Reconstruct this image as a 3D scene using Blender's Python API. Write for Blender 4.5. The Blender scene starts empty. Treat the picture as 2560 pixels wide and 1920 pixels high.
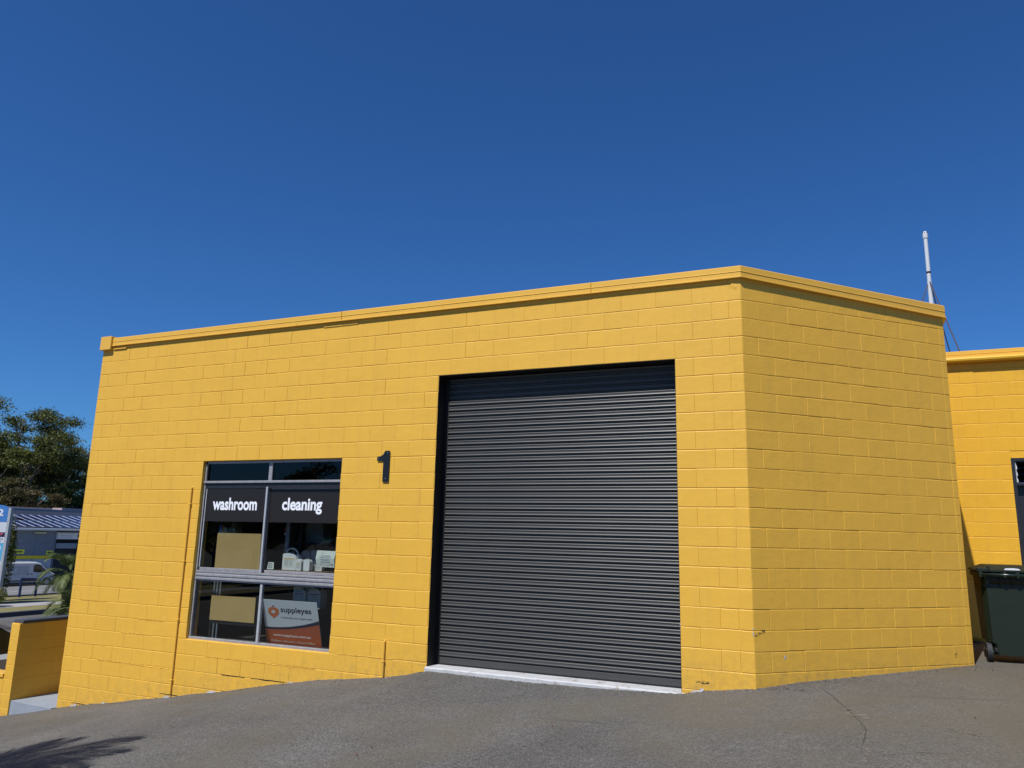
import bpy, math, random
from mathutils import Vector, Matrix, Euler
random.seed(11)
SC = bpy.context.scene
COL = SC.collection

# ---------------------------------------------------------------- camera, sky, sun, exposure
cam_d = bpy.data.cameras.new('camera'); cam = bpy.data.objects.new('camera', cam_d); COL.objects.link(cam)
R3 = Matrix(((0.9169162,0.0582856,0.3948006),(0.3984370,-0.1898296,-0.8973365),(0.0226431,0.9800855,-0.1972809)))
cam.matrix_world = Matrix.Translation(Vector((1.61621,-8.08093,1.45827))) @ R3.to_4x4()
cam_d.sensor_fit = 'HORIZONTAL'; cam_d.sensor_width = 36.0; cam_d.lens = 26.6004
cam_d.clip_start = 0.05; cam_d.clip_end = 2500
SC.camera = cam

SUN = Vector((-0.125, -0.65, 1.0)).normalized()            # towards the sun
EL = math.asin(SUN.z); AZ = math.atan2(SUN.x, SUN.y)
w = bpy.data.worlds.new('World'); SC.world = w; w.use_nodes = True
wn = w.node_tree; wn.nodes.clear()
sky = wn.nodes.new('ShaderNodeTexSky'); sky.sky_type = 'NISHITA'; sky.sun_disc = False
sky.sun_elevation = EL; sky.sun_rotation = AZ
sky.altitude = 300; sky.air_density = 1.0; sky.dust_density = 0.3; sky.ozone_density = 3.0
bg = wn.nodes.new('ShaderNodeBackground'); bg.inputs['Strength'].default_value = 0.077
wo = wn.nodes.new('ShaderNodeOutputWorld')
tint = wn.nodes.new('ShaderNodeVectorMath'); tint.operation = 'MULTIPLY'; tint.inputs[1].default_value = (0.34, 0.76, 1.30)
hs_ = wn.nodes.new('ShaderNodeHueSaturation'); hs_.inputs['Saturation'].default_value = 1.0
wn.links.new(sky.outputs[0], tint.inputs[0]); wn.links.new(tint.outputs[0], hs_.inputs['Color']); wn.links.new(hs_.outputs[0], bg.inputs['Color']); wn.links.new(bg.outputs[0], wo.inputs['Surface'])
sd = bpy.data.lights.new('sun', 'SUN'); sd.energy = 4.9; sd.angle = math.radians(0.53); sd.color = (1.0, 0.975, 0.93)
sun = bpy.data.objects.new('sun', sd); COL.objects.link(sun)
sun.rotation_euler = (-SUN).to_track_quat('-Z', 'Y').to_euler()
vs = SC.view_settings
vs.view_transform = 'Standard'; vs.look = 'None'; vs.gamma = 1.0; vs.use_curve_mapping = False; vs.exposure = 0.0

# ---------------------------------------------------------------- helpers
def tag(o, label=None, cat=None, group=None, kind=None):
    if label: o['label'] = label
    if cat: o['category'] = cat
    if group: o['group'] = group
    if kind: o['kind'] = kind
    return o
def empty(name, loc=(0, 0, 0), rz=0.0, label=None, cat=None, group=None):
    o = bpy.data.objects.new(name, None); COL.objects.link(o); o.location = loc; o.rotation_euler = (0, 0, rz)
    o.empty_display_size = 0.2
    return tag(o, label, cat, group)
class MB:
    def __init__(s): s.v = []; s.f = []; s.m = []
    def add(s, vs_, fs, mi=0):
        b = len(s.v); s.v += [tuple(x) for x in vs_]
        for f in fs: s.f.append(tuple(b + i for i in f)); s.m.append(mi)
        return s
    def box(s, x0, x1, y0, y1, z0, z1, mi=0, bev=0.0):
        if bev <= 0:
            v = [(x0,y0,z0),(x1,y0,z0),(x1,y1,z0),(x0,y1,z0),(x0,y0,z1),(x1,y0,z1),(x1,y1,z1),(x0,y1,z1)]
            return s.add(v, [(0,3,2,1),(4,5,6,7),(0,1,5,4),(1,2,6,5),(2,3,7,6),(3,0,4,7)], mi)
        b = bev; v = []
        for z, i in ((z0, b), (z0 + b, 0), (z1 - b, 0), (z1, b)):
            # octagonal ring (chamfered vertical edges)
            c = b
            v += [(x0+max(i,c), y0+i, z), (x1-max(i,c), y0+i, z), (x1-i, y0+max(i,c), z), (x1-i, y1-max(i,c), z),
                  (x1-max(i,c), y1-i, z), (x0+max(i,c), y1-i, z), (x0+i, y1-max(i,c), z), (x0+i, y0+max(i,c), z)]
        f = [tuple(range(7, -1, -1)), tuple(range(24, 32))]
        for r in range(3):
            for k in range(8):
                f.append((r*8+k, r*8+(k+1) % 8, (r+1)*8+(k+1) % 8, (r+1)*8+k))
        return s.add(v, f, mi)
    def tube(s, p0, p1, r0, r1=None, n=10, cap=True, mi=0):
        r1 = r0 if r1 is None else r1
        p0 = Vector(p0); p1 = Vector(p1); d = (p1 - p0).normalized()
        a = d.orthogonal().normalized(); b = d.cross(a); v = []
        for p, r in ((p0, r0), (p1, r1)):
            for k in range(n):
                t = 2*math.pi*k/n; v.append(p + (a*math.cos(t) + b*math.sin(t))*r)
        f = [(k, (k+1) % n, n+(k+1) % n, n+k) for k in range(n)]
        if cap: f += [tuple(range(n-1, -1, -1)), tuple(range(n, 2*n))]
        return s.add(v, f, mi)
    def prism(s, pts, a, b, axis='y', mi=0):
        """2-D outline extruded along an axis; pts are (u,v) in the other two axes"""
        n = len(pts); v = []
        for t in (a, b):
            for (p, q) in pts:
                v.append({'y': (p, t, q), 'x': (t, p, q), 'z': (p, q, t)}[axis])
        f = [tuple(range(n-1, -1, -1)), tuple(range(n, 2*n))] + [(k, (k+1) % n, n+(k+1) % n, n+k) for k in range(n)]
        return s.add(v, f, mi)
    def mesh(s, name, mats, smooth=False):
        me = bpy.data.meshes.new(name); me.from_pydata(s.v, [], s.f); 
        if not isinstance(mats, (list, tuple)): mats = [mats]
        for m in mats: me.materials.append(m)
        if any(s.m): me.polygons.foreach_set('material_index', s.m)
        import bmesh
        if len(s.f) < 20000:
            bm = bmesh.new(); bm.from_mesh(me); bmesh.ops.recalc_face_normals(bm, faces=bm.faces); bm.to_mesh(me); bm.free()
        if smooth: me.polygons.foreach_set('use_smooth', [True]*len(me.polygons))
        me.update(); return me
    def build(s, name, mats, parent=None, smooth=False, label=None, loc=None):
        o = bpy.data.objects.new(name, s.mesh(name, mats, smooth)); COL.objects.link(o)
        if parent: o.parent = parent
        if loc: o.location = loc
        if label: o['label'] = label
        return o
def inst(name, me, parent, loc=(0, 0, 0), rot=(0, 0, 0), scale=None):
    o = bpy.data.objects.new(name, me); COL.objects.link(o); o.parent = parent; o.location = loc; o.rotation_euler = rot
    if scale: o.scale = scale
    return o
def struct(o): o['kind'] = 'structure'; return o

# ---------------------------------------------------------------- materials
def mat(name, col, rough=0.6, metal=0.0, spec=0.5, noise=0.0, nscale=5.0, bump=0.0, bscale=60.0, bdetail=3.0, coat=0.0, vary=0.0, wear=None):
    m = bpy.data.materials.new(name); m.use_nodes = True; nt = m.node_tree; N = nt.nodes; L = nt.links
    p = N['Principled BSDF']; p.inputs['Roughness'].default_value = rough; p.inputs['Metallic'].default_value = metal
    p.inputs['Specular IOR Level'].default_value = spec; p.inputs['Coat Weight'].default_value = coat
    p.inputs['Base Color'].default_value = (*col, 1)
    if noise or bump or vary or wear:
        g = N.new('ShaderNodeNewGeometry')
    last = None
    if noise or vary or wear:
        rgb = N.new('ShaderNodeRGB'); rgb.outputs[0].default_value = (*col, 1); last = rgb.outputs[0]
    if noise:
        t = N.new('ShaderNodeTexNoise'); t.inputs['Scale'].default_value = nscale; t.inputs['Detail'].default_value = 6; t.inputs['Roughness'].default_value = 0.65
        L.new(g.outputs['Position'], t.inputs['Vector'])
        r = N.new('ShaderNodeMapRange'); r.inputs[1].default_value = 0.3; r.inputs[2].default_value = 0.7; r.inputs[3].default_value = 1-noise; r.inputs[4].default_value = 1+noise
        L.new(t.outputs['Fac'], r.inputs[0])
        mx = N.new('ShaderNodeVectorMath'); mx.operation = 'SCALE'; L.new(last, mx.inputs[0]); L.new(r.outputs[0], mx.inputs['Scale']); last = mx.outputs[0]
    if vary:
        oi = N.new('ShaderNodeObjectInfo'); r = N.new('ShaderNodeMapRange'); r.inputs[3].default_value = 1-vary; r.inputs[4].default_value = 1+vary
        L.new(oi.outputs['Random'], r.inputs[0]); mx = N.new('ShaderNodeVectorMath'); mx.operation = 'SCALE'
        L.new(last, mx.inputs[0]); L.new(r.outputs[0], mx.inputs['Scale']); last = mx.outputs[0]
    if wear:   # (colour, scale, threshold, softness)
        t = N.new('ShaderNodeTexNoise'); t.inputs['Scale'].default_value = wear[1]; t.inputs['Detail'].default_value = 8; t.inputs['Roughness'].default_value = 0.7
        L.new(g.outputs['Position'], t.inputs['Vector'])
        r = N.new('ShaderNodeMapRange'); r.inputs[1].default_value = wear[2]; r.inputs[2].default_value = wear[2]+wear[3]
        L.new(t.outputs['Fac'], r.inputs[0]); mi = N.new('ShaderNodeMix'); mi.data_type = 'RGBA'
        L.new(r.outputs[0], mi.inputs[0]); L.new(last, mi.inputs[6]); mi.inputs[7].default_value = (*wear[0], 1); last = mi.outputs[2]
    if last: L.new(last, p.inputs['Base Color'])
    if bump:
        t = N.new('ShaderNodeTexNoise'); t.inputs['Scale'].default_value = bscale; t.inputs['Detail'].default_value = bdetail
        L.new(g.outputs['Position'], t.inputs['Vector']); b = N.new('ShaderNodeBump'); b.inputs['Strength'].default_value = 1.0; b.inputs['Distance'].default_value = bump
        L.new(t.outputs['Fac'], b.inputs['Height']); L.new(b.outputs[0], p.inputs['Normal'])
    m.diffuse_color = (*col, 1)
    return m

def yellow_mat(name, col, pits=True):
    m = mat(name, col, rough=0.52, spec=0.32, noise=0.035, nscale=1.3, vary=0.018)
    nt = m.node_tree; N = nt.nodes; L = nt.links; p = N['Principled BSDF']; g = [n for n in N if n.type == 'NEW_GEOMETRY'][0]
    # orange peel + lumpy hand-painted masonry + pits
    t1 = N.new('ShaderNodeTexNoise'); t1.inputs['Scale'].default_value = 75; t1.inputs['Detail'].default_value = 5; t1.inputs['Roughness'].default_value = 0.6
    t2 = N.new('ShaderNodeTexNoise'); t2.inputs['Scale'].default_value = 9; t2.inputs['Detail'].default_value = 3
    v = N.new('ShaderNodeTexNoise'); v.inputs['Scale'].default_value = 24; v.inputs['Detail'].default_value = 8; v.inputs['Roughness'].default_value = 0.85
    for t in (t1, t2, v): L.new(g.outputs['Position'], t.inputs['Vector'])
    pm = N.new('ShaderNodeMapRange'); pm.inputs[1].default_value = 0.66; pm.inputs[2].default_value = 0.76; L.new(v.outputs['Fac'], pm.inputs[0])
    a = N.new('ShaderNodeMath'); a.operation = 'MULTIPLY'; L.new(t1.outputs['Fac'], a.inputs[0]); a.inputs[1].default_value = 0.0022
    b = N.new('ShaderNodeMath'); b.operation = 'MULTIPLY_ADD'; L.new(t2.outputs['Fac'], b.inputs[0]); b.inputs[1].default_value = 0.0032; L.new(a.outputs[0], b.inputs[2])
    c = N.new('ShaderNodeMath'); c.operation = 'MULTIPLY_ADD'; L.new(pm.outputs[0], c.inputs[0]); c.inputs[1].default_value = -0.0035; L.new(b.outputs[0], c.inputs[2])
    bu = N.new('ShaderNodeBump'); bu.inputs['Strength'].default_value = 1; bu.inputs['Distance'].default_value = 1.0
    L.new(c.outputs[0], bu.inputs['Height']); L.new(bu.outputs[0], p.inputs['Normal'])
    # grime near the foot of the wall and faint rain streaks
    sx = N.new('ShaderNodeSeparateXYZ'); L.new(g.outputs['Position'], sx.inputs[0])
    def ma(op, a, b_, c_=None):
        n = N.new('ShaderNodeMath'); n.operation = op
        for i, q in enumerate((a, b_, c_)):
            if q is None: continue
            if isinstance(q, (int, float)): n.inputs[i].default_value = q
            else: L.new(q, n.inputs[i])
        return n.outputs[0]
    gl = ma('MINIMUM', ma('MULTIPLY_ADD', sx.outputs[0], 0.165, 0.378), 0.06); hh = ma('SUBTRACT', sx.outputs[2], gl)
    d1 = N.new('ShaderNodeMapRange'); d1.inputs[1].default_value = 0.02; d1.inputs[2].default_value = 0.42; d1.inputs[3].default_value = 1; d1.inputs[4].default_value = 0; L.new(hh, d1.inputs[0])
    tn = N.new('ShaderNodeTexNoise'); tn.inputs['Scale'].default_value = 11; tn.inputs['Detail'].default_value = 8; tn.inputs['Roughness'].default_value = 0.75; L.new(g.outputs['Position'], tn.inputs['Vector'])
    d2 = N.new('ShaderNodeMapRange'); d2.inputs[1].default_value = 0.42; d2.inputs[2].default_value = 0.72; L.new(tn.outputs['Fac'], d2.inputs[0])
    mp = N.new('ShaderNodeMapping'); mp.inputs['Scale'].default_value = (7, 7, 0.45); L.new(g.outputs['Position'], mp.inputs['Vector'])
    ts = N.new('ShaderNodeTexNoise'); ts.inputs['Scale'].default_value = 1.6; ts.inputs['Detail'].default_value = 5; L.new(mp.outputs[0], ts.inputs['Vector'])
    d3 = N.new('ShaderNodeMapRange'); d3.inputs[1].default_value = 0.5; d3.inputs[2].default_value = 0.75; d3.inputs[4].default_value = 0.13; L.new(ts.outputs['Fac'], d3.inputs[0])
    dirt = ma('ADD', ma('MULTIPLY', ma('MULTIPLY', d1.outputs[0], d2.outputs[0]), 0.75), d3.outputs[0])
    src = p.inputs['Base Color'].links[0].from_socket; mx = N.new('ShaderNodeMix'); mx.data_type = 'RGBA'; L.new(dirt, mx.inputs[0]); L.new(src, mx.inputs[6]); mx.inputs[7].default_value = (0.42, 0.27, 0.075, 1); L.new(mx.outputs[2], p.inputs['Base Color'])
    return m

M = {}
YC = (0.770, 0.432, 0.054)
M['yellow'] = yellow_mat('yellow_masonry_paint', YC)
M['yellow_metal'] = mat('yellow_metal_paint', YC, rough=0.38, spec=0.5, noise=0.03, nscale=2.0)
M['yellow_wing'] = yellow_mat('yellow_wing_paint', (0.79, 0.425, 0.030))
M['yellow_dirty'] = mat('yellow_scuffed_paint', (0.78, 0.40, 0.06), rough=0.6, noise=0.08, nscale=12, bump=0.004, bscale=40)
M['charcoal'] = mat('charcoal_paint', (0.011, 0.010, 0.0085), rough=0.5, noise=0.2, nscale=8, bump=0.001)
M['door'] = mat('roller_door_steel', (0.056, 0.0545, 0.052), rough=0.42, spec=0.5, noise=0.06, nscale=3.0, vary=0.05)
M['alu'] = mat('weathered_aluminium', (0.33, 0.32, 0.325), rough=0.45, metal=0.25, noise=0.18, nscale=18, bump=0.0006, bscale=120)
M['alu_bright'] = mat('pale_aluminium', (0.46, 0.47, 0.49), rough=0.4, metal=0.2, noise=0.1, nscale=14)
M['alu_dark'] = mat('dark_anodised_frame', (0.03, 0.031, 0.036), rough=0.4, metal=0.3, noise=0.15, nscale=12)
M['black_rubber'] = mat('black_rubber', (0.012, 0.012, 0.013), rough=0.8, bump=0.0008, bscale=90)
M['concrete'] = mat('pale_concrete', (0.42, 0.42, 0.43), rough=0.85, noise=0.1, nscale=7, bump=0.003, bscale=50, wear=((0.22, 0.17, 0.13), 6, 0.6, 0.12))
M['white_edge'] = mat('white_painted_sill', (0.50, 0.50, 0.50), rough=0.7, noise=0.08, nscale=6, bump=0.003, bscale=45, wear=((0.30, 0.23, 0.17), 7, 0.56, 0.1))
M['slab'] = mat('bluish_concrete_slab', (0.27, 0.30, 0.34), rough=0.8, noise=0.08, nscale=5, bump=0.003, bscale=40)
M['coping'] = mat('dark_grey_coping', (0.055, 0.058, 0.072), rough=0.6, noise=0.1, nscale=9)
M['film'] = mat('black_vinyl_film', (0.019, 0.015, 0.013), rough=0.35, spec=0.4)
M['white_vinyl'] = mat('white_vinyl', (0.86, 0.87, 0.90), rough=0.4)
M['black'] = mat('black_paint', (0.010, 0.011, 0.013), rough=0.35)
M['screw'] = mat('screw_steel', (0.5, 0.5, 0.5), rough=0.3, metal=0.8)
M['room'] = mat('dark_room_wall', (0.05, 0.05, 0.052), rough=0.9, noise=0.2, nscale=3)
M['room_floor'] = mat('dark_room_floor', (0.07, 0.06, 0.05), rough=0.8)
M['board'] = mat('tan_hardboard', (0.47, 0.31, 0.115), rough=0.75, noise=0.04, nscale=4, bump=0.0004)
M['counter'] = mat('dark_counter', (0.16, 0.09, 0.05), rough=0.6)
M['plastic_white'] = mat('white_plastic', (0.74, 0.75, 0.76), rough=0.4)
M['plastic_grey'] = mat('grey_blue_plastic', (0.20, 0.23, 0.28), rough=0.45)
M['plastic_blue'] = mat('blue_plastic', (0.02, 0.13, 0.55), rough=0.4)
M['orange'] = mat('orange_print', (0.55, 0.17, 0.03), rough=0.5)
M['label_grey'] = mat('grey_print', (0.42, 0.43, 0.47), rough=0.6)
M['gold'] = mat('gold_print', (0.62, 0.36, 0.06), rough=0.5)
M['navy'] = mat('navy_print', (0.012, 0.014, 0.045), rough=0.5)
M['paper'] = mat('notice_paper', (0.70, 0.73, 0.66), rough=0.8)
M['sign_white'] = mat('sign_board_pale', (0.60, 0.63, 0.68), rough=0.45)
M['sign_red'] = mat('sign_board_rust', (0.40, 0.085, 0.032), rough=0.45)
M['logo_rust'] = mat('logo_rust', (0.60, 0.16, 0.04), rough=0.45)
M['bin_green'] = mat('bin_dark_green', (0.009, 0.015, 0.006), rough=0.48, noise=0.15, nscale=6, bump=0.0012, bscale=300, bdetail=2, wear=((0.03, 0.04, 0.028), 14, 0.66, 0.12))
M['tyre'] = mat('tyre_rubber', (0.028, 0.028, 0.03), rough=0.7, bump=0.001, bscale=80)
M['pvc'] = mat('white_pvc', (0.60, 0.61, 0.62), rough=0.35)
M['maroon'] = mat('maroon_band', (0.05, 0.008, 0.012), rough=0.5)
M['wire'] = mat('rusty_wire', (0.06, 0.035, 0.035), rough=0.6)
M['roof'] = mat('roof_sheet', (0.30, 0.31, 0.32), rough=0.5, metal=0.3)
M['glass_car'] = mat('dark_vehicle_glass', (0.01, 0.012, 0.013), rough=0.06, spec=0.8)
M['van_white'] = mat('white_van_paint', (0.46, 0.47, 0.48), rough=0.3, coat=0.4, noise=0.03)
M['navy_steel'] = mat('navy_painted_steel', (0.008, 0.016, 0.07), rough=0.45)

def glass_mat(name, tint=0.72, refl=1.0):
    m = bpy.data.materials.new(name); m.use_nodes = True; nt = m.node_tree; N = nt.nodes; L = nt.links; N.clear()
    t = N.new('ShaderNodeBsdfTransparent'); t.inputs[0].default_value = (tint*0.97, tint, tint*0.99, 1)
    g = N.new('ShaderNodeBsdfGlossy'); g.inputs['Roughness'].default_value = 0.0; g.inputs[0].default_value = (refl, refl, refl, 1)
    fr = N.new('ShaderNodeFresnel'); ge = N.new('ShaderNodeNewGeometry'); ir = N.new('ShaderNodeMapRange')
    ir.inputs[3].default_value = 1.52; ir.inputs[4].default_value = 1/1.52; L.new(ge.outputs['Backfacing'], ir.inputs[0]); L.new(ir.outputs[0], fr.inputs['IOR'])
    mx = N.new('ShaderNodeMixShader'); o = N.new('ShaderNodeOutputMaterial')
    L.new(fr.outputs[0], mx.inputs[0]); L.new(t.outputs[0], mx.inputs[1]); L.new(g.outputs[0], mx.inputs[2]); L.new(mx.outputs[0], o.inputs['Surface'])
    return m
M['glass'] = glass_mat('window_glass', 0.90, 0.62)
M['glass_dark'] = glass_mat('tinted_window_glass', 0.18, 0.5)

def leaf_mat(name, c1, c2, scale=0.6, trans=0.25):
    m = bpy.data.materials.new(name); m.use_nodes = True; nt = m.node_tree; N = nt.nodes; L = nt.links
    p = N['Principled BSDF']; p.inputs['Roughness'].default_value = 0.5; p.inputs['Specular IOR Level'].default_value = 0.3
    g = N.new('ShaderNodeNewGeometry'); t = N.new('ShaderNodeTexNoise'); t.inputs['Scale'].default_value = scale; t.inputs['Detail'].default_value = 4
    L.new(g.outputs['Position'], t.inputs['Vector']); r = N.new('ShaderNodeMapRange'); r.inputs[1].default_value = 0.35; r.inputs[2].default_value = 0.65; L.new(t.outputs['Fac'], r.inputs[0])
    add = N.new('ShaderNodeMath'); add.operation = 'MULTIPLY_ADD'; L.new(g.outputs['Random Per Island'], add.inputs[0]); add.inputs[1].default_value = 0.5; 
    h = N.new('ShaderNodeMath'); h.operation = 'MULTIPLY'; L.new(r.outputs[0], h.inputs[0]); h.inputs[1].default_value = 0.5; L.new(h.outputs[0], add.inputs[2])
    mx = N.new('ShaderNodeMix'); mx.data_type = 'RGBA'; mx.inputs[6].default_value = (*c1, 1); mx.inputs[7].default_value = (*c2, 1)
    L.new(add.outputs[0], mx.inputs[0]); L.new(mx.outputs[2], p.inputs['Base Color'])
    tr = N.new('ShaderNodeBsdfTranslucent'); L.new(mx.outputs[2], tr.inputs[0]); ms = N.new('ShaderNodeMixShader'); ms.inputs[0].default_value = trans
    o = [n for n in N if n.type == 'OUTPUT_MATERIAL'][0]; L.new(p.outputs[0], ms.inputs[1]); L.new(tr.outputs[0], ms.inputs[2]); L.new(ms.outputs[0], o.inputs['Surface'])
    return m
M['gum'] = leaf_mat('gum_leaves', (0.028, 0.042, 0.010), (0.165, 0.175, 0.032))
M['gum2'] = leaf_mat('dry_scrub_leaves', (0.04, 0.036, 0.012), (0.145, 0.115, 0.04))
M['gum3'] = leaf_mat('grey_gum_leaves', (0.035, 0.045, 0.016), (0.155, 0.145, 0.048))
M['palm'] = leaf_mat('palm_leaflets', (0.04, 0.065, 0.02), (0.20, 0.24, 0.08), scale=2.5)
M['bark'] = mat('pale_bark', (0.17, 0.14, 0.11), rough=0.9, noise=0.25, nscale=4, bump=0.01, bscale=12)
M['bark_dark'] = mat('dark_bark', (0.06, 0.045, 0.035), rough=0.95, noise=0.3, nscale=5, bump=0.02, bscale=10)

def asphalt_mat():
    m = bpy.data.materials.new('worn_asphalt'); m.use_nodes = True; nt = m.node_tree; N = nt.nodes; L = nt.links
    p = N['Principled BSDF']; p.inputs['Roughness'].default_value = 0.88; p.inputs['Specular IOR Level'].default_value = 0.25
    g = N.new('ShaderNodeNewGeometry'); P = g.outputs['Position']
    def noise(s, d=4, r=0.6, off=None, vec=None):
        t = N.new('ShaderNodeTexNoise'); t.inputs['Scale'].default_value = s; t.inputs['Detail'].default_value = d; t.inputs['Roughness'].default_value = r
        L.new(vec or P, t.inputs['Vector']); return t.outputs['Fac']
    def mr(x, a, b, c, d):
        r = N.new('ShaderNodeMapRange'); r.inputs[1].default_value = a; r.inputs[2].default_value = b; r.inputs[3].default_value = c; r.inputs[4].default_value = d; L.new(x, r.inputs[0]); return r.outputs[0]
    def mul(a, b):
        r = N.new('ShaderNodeMath'); r.operation = 'MULTIPLY'; L.new(a, r.inputs[0]); L.new(b, r.inputs[1]); return r.outputs[0]
    def mixc(f, a, b):
        r = N.new('ShaderNodeMix'); r.data_type = 'RGBA'; L.new(f, r.inputs[0])
        for i, c in ((6, a), (7, b)):
            if isinstance(c, tuple): r.inputs[i].default_value = (*c, 1)
            else: L.new(c, r.inputs[i])
        return r.outputs[2]
    # stones in binder
    vo = N.new('ShaderNodeTexVoronoi'); vo.inputs['Scale'].default_value = 105; L.new(P, vo.inputs['Vector'])
    sep = N.new('ShaderNodeSeparateColor'); L.new(vo.outputs['Color'], sep.inputs[0])
    col = mixc(mr(sep.outputs[0], 0.0, 1.0, 0, 1), (0.064, 0.062, 0.059), (0.170, 0.162, 0.150))
    pale = mr(sep.outputs[1], 0.94, 0.985, 0, 1)
    pale = mul(pale, mr(vo.outputs['Distance'], 0.35, 0.5, 1, 0))
    col = mixc(pale, col, (0.33, 0.31, 0.27))
    red = mr(sep.outputs[2], 0.985, 0.995, 0, 0.6)
    col = mixc(red, col, (0.20, 0.085, 0.055))
    # tonal patches, oily and dusty areas
    big = mr(noise(0.55, 5, 0.6), 0.34, 0.66, 0.80, 1.14)
    med = mr(noise(3.2, 6, 0.7), 0.3, 0.7, 0.93, 1.07)
    fine = mr(noise(28, 4, 0.7), 0.3, 0.7, 0.88, 1.12)
    k = mul(mul(big, med), fine)
    sc = N.new('ShaderNodeVectorMath'); sc.operation = 'SCALE'; L.new(col, sc.inputs[0]); L.new(k, sc.inputs['Scale']); col = sc.outputs[0]
    brown = mr(noise(0.45, 4, 0.6), 0.46, 0.62, 0, 0.6)
    col = mixc(brown, col, (0.125, 0.108, 0.078))
    # warmer to the right of the place
    sx = N.new('ShaderNodeSeparateXYZ'); L.new(P, sx.inputs[0])
    col = mixc(mr(sx.outputs['X'], 0.8, 3.4, 0.0, 0.55), col, (0.112, 0.094, 0.062))
    # tyre scuffs: long thin dark streaks
    mp = N.new('ShaderNodeMapping'); mp.inputs['Rotation'].default_value = (0, 0, math.radians(24)); mp.inputs['Scale'].default_value = (0.5, 7.0, 1.0); L.new(P, mp.inputs['Vector'])
    st = mr(noise(1.1, 3, 0.5, vec=mp.outputs[0]), 0.66, 0.74, 0, 0.34)
    col = mixc(st, col, (0.05, 0.05, 0.052))
    L.new(col, p.inputs['Base Color'])
    bh = N.new('ShaderNodeMath'); bh.operation = 'MULTIPLY_ADD'; L.new(mr(vo.outputs['Distance'], 0.0, 0.6, 1, 0), bh.inputs[0]); bh.inputs[1].default_value = 0.0022
    b2 = N.new('ShaderNodeMath'); b2.operation = 'MULTIPLY'; L.new(noise(14, 5), b2.inputs[0]); b2.inputs[1].default_value = 0.012; L.new(b2.outputs[0], bh.inputs[2])
    bu = N.new('ShaderNodeBump'); bu.inputs['Strength'].default_value = 0.9; bu.inputs['Distance'].default_value = 1.0; L.new(bh.outputs[0], bu.inputs['Height']); L.new(bu.outputs[0], p.inputs['Normal'])
    return m
M['asphalt'] = asphalt_mat()
M['road'] = mat('road_asphalt', (0.17, 0.165, 0.16), rough=0.9, noise=0.12, nscale=0.8)
M['grass'] = mat('dry_lawn', (0.19, 0.165, 0.058), rough=0.95, noise=0.35, nscale=3.5, bump=0.03, bscale=15)
M['footpath'] = mat('footpath_concrete', (0.33, 0.31, 0.29), rough=0.9, noise=0.1, nscale=2)
M['dark_kerb'] = mat('shaded_kerb', (0.05, 0.05, 0.06), rough=0.9, noise=0.1)  # shade on and along the kerbs is put into this dark colour
M['scrub'] = mat('scrub_ground', (0.08, 0.075, 0.04), rough=1.0, noise=0.3, nscale=0.5)

# ================================================================ terrain
def lerp_t(t, tab):
    if t <= tab[0][0]: return tab[0][1]
    for (a, za), (b, zb) in zip(tab, tab[1:]):
        if t <= b: return za + (zb-za)*(t-a)/(b-a)
    return tab[-1][1]
GX = [(-400, -6.0), (-110, -4.3), (-75, -3.6), (-61.5, -3.50), (-58, -3.32), (-47.3, -3.22), (-47.0, -3.02), (-36.8, -2.84), (-36.6, -3.02), (-33, -2.92), (-18, -2.62), (-14, -2.05), (-10.1, -1.33),
      (-9.6, -1.24), (-9.04, -1.13), (-8.31, -1.0), (-7.81, -0.93), (-7.46, -0.86), (-6.8, -0.76), (-6.47, -0.69), (-5.92, -0.604), (-5.2, -0.46), (-4.42, -0.325),
      (-3.9, -0.265), (-3.5, -0.215), (-3.2, -0.16), (-3.03, -0.115), (-2.9, -0.085), (-1.76, -0.092), (-0.9, -0.082), (0, -0.052), (0.22, -0.008), (0.72, 0.058), (1.1, 0.098), (1.84, 0.135), (2.4, 0.164), (2.81, 0.183), (4, 0.2), (9, 0.24), (60, 0.4)]
def gz(x, y):
    z = lerp_t(x, GX)
    if y < 0:
        # the hump beside the sill and the fall to the left relax away from the wall
        yy = max(y, -9.0); f = min(1.0, -y/3.0)
        if -4.6 < x < 0.9:
            sm = lerp_t(x, [(-4.6, -0.36), (-2.9, -0.17), (0.9, 0.08)]); z = z*(1-f) + sm*f
        if x > -14: z += 0.028*yy
    return z
def sheet(name, xs, ys, m, dz=0.0, fn=gz, kind='structure', noise=0.0):
    v = []; f = []
    for y in ys:
        for x in xs:
            v.append((x, y, fn(x, y)+dz+(random.uniform(-noise, noise) if noise else 0)))
    n = len(xs)
    for j in range(len(ys)-1):
        for i in range(n-1): f.append((j*n+i, j*n+i+1, (j+1)*n+i+1, (j+1)*n+i))
    me = bpy.data.meshes.new(name); me.from_pydata(v, [], f); me.materials.append(m); me.polygons.foreach_set('use_smooth', [True]*len(f)); me.update()
    o = bpy.data.objects.new(name, me); COL.objects.link(o); o['kind'] = kind
    return o
def fr(a, b, n): return [a+(b-a)*i/n for i in range(n+1)]
xs = sorted(set([-900, -600, -400, -250, -160, -110, -90, -75, -68, -61.5, -60, -58, -52, -47.3, -47.0, -42, -36.8, -36.6, -35, -33, -28, -23, -18, -16, -14, -12, -11, -10.1] + [round(x, 3) for x in fr(-10.1, 4.0, 141)] + [0.22, 0.72, 4.5, 5, 6, 7, 9, 14, 25, 60, 150, 400]))
ys = sorted(set([-400, -200, -100, -60, -40, -25, -18, -14, -11, -9] + [round(y, 3) for y in fr(-9, 0, 36)] + [0.5, 1, 1.5, 2, 2.5, 3, 3.5, 4, 5, 6, 8, 10, 15, 20, 25, 30, 35, 40, 45, 50, 60, 80, 110, 160, 250, 400, 700]))
sheet('ground', xs, ys, M['asphalt'])
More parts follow.
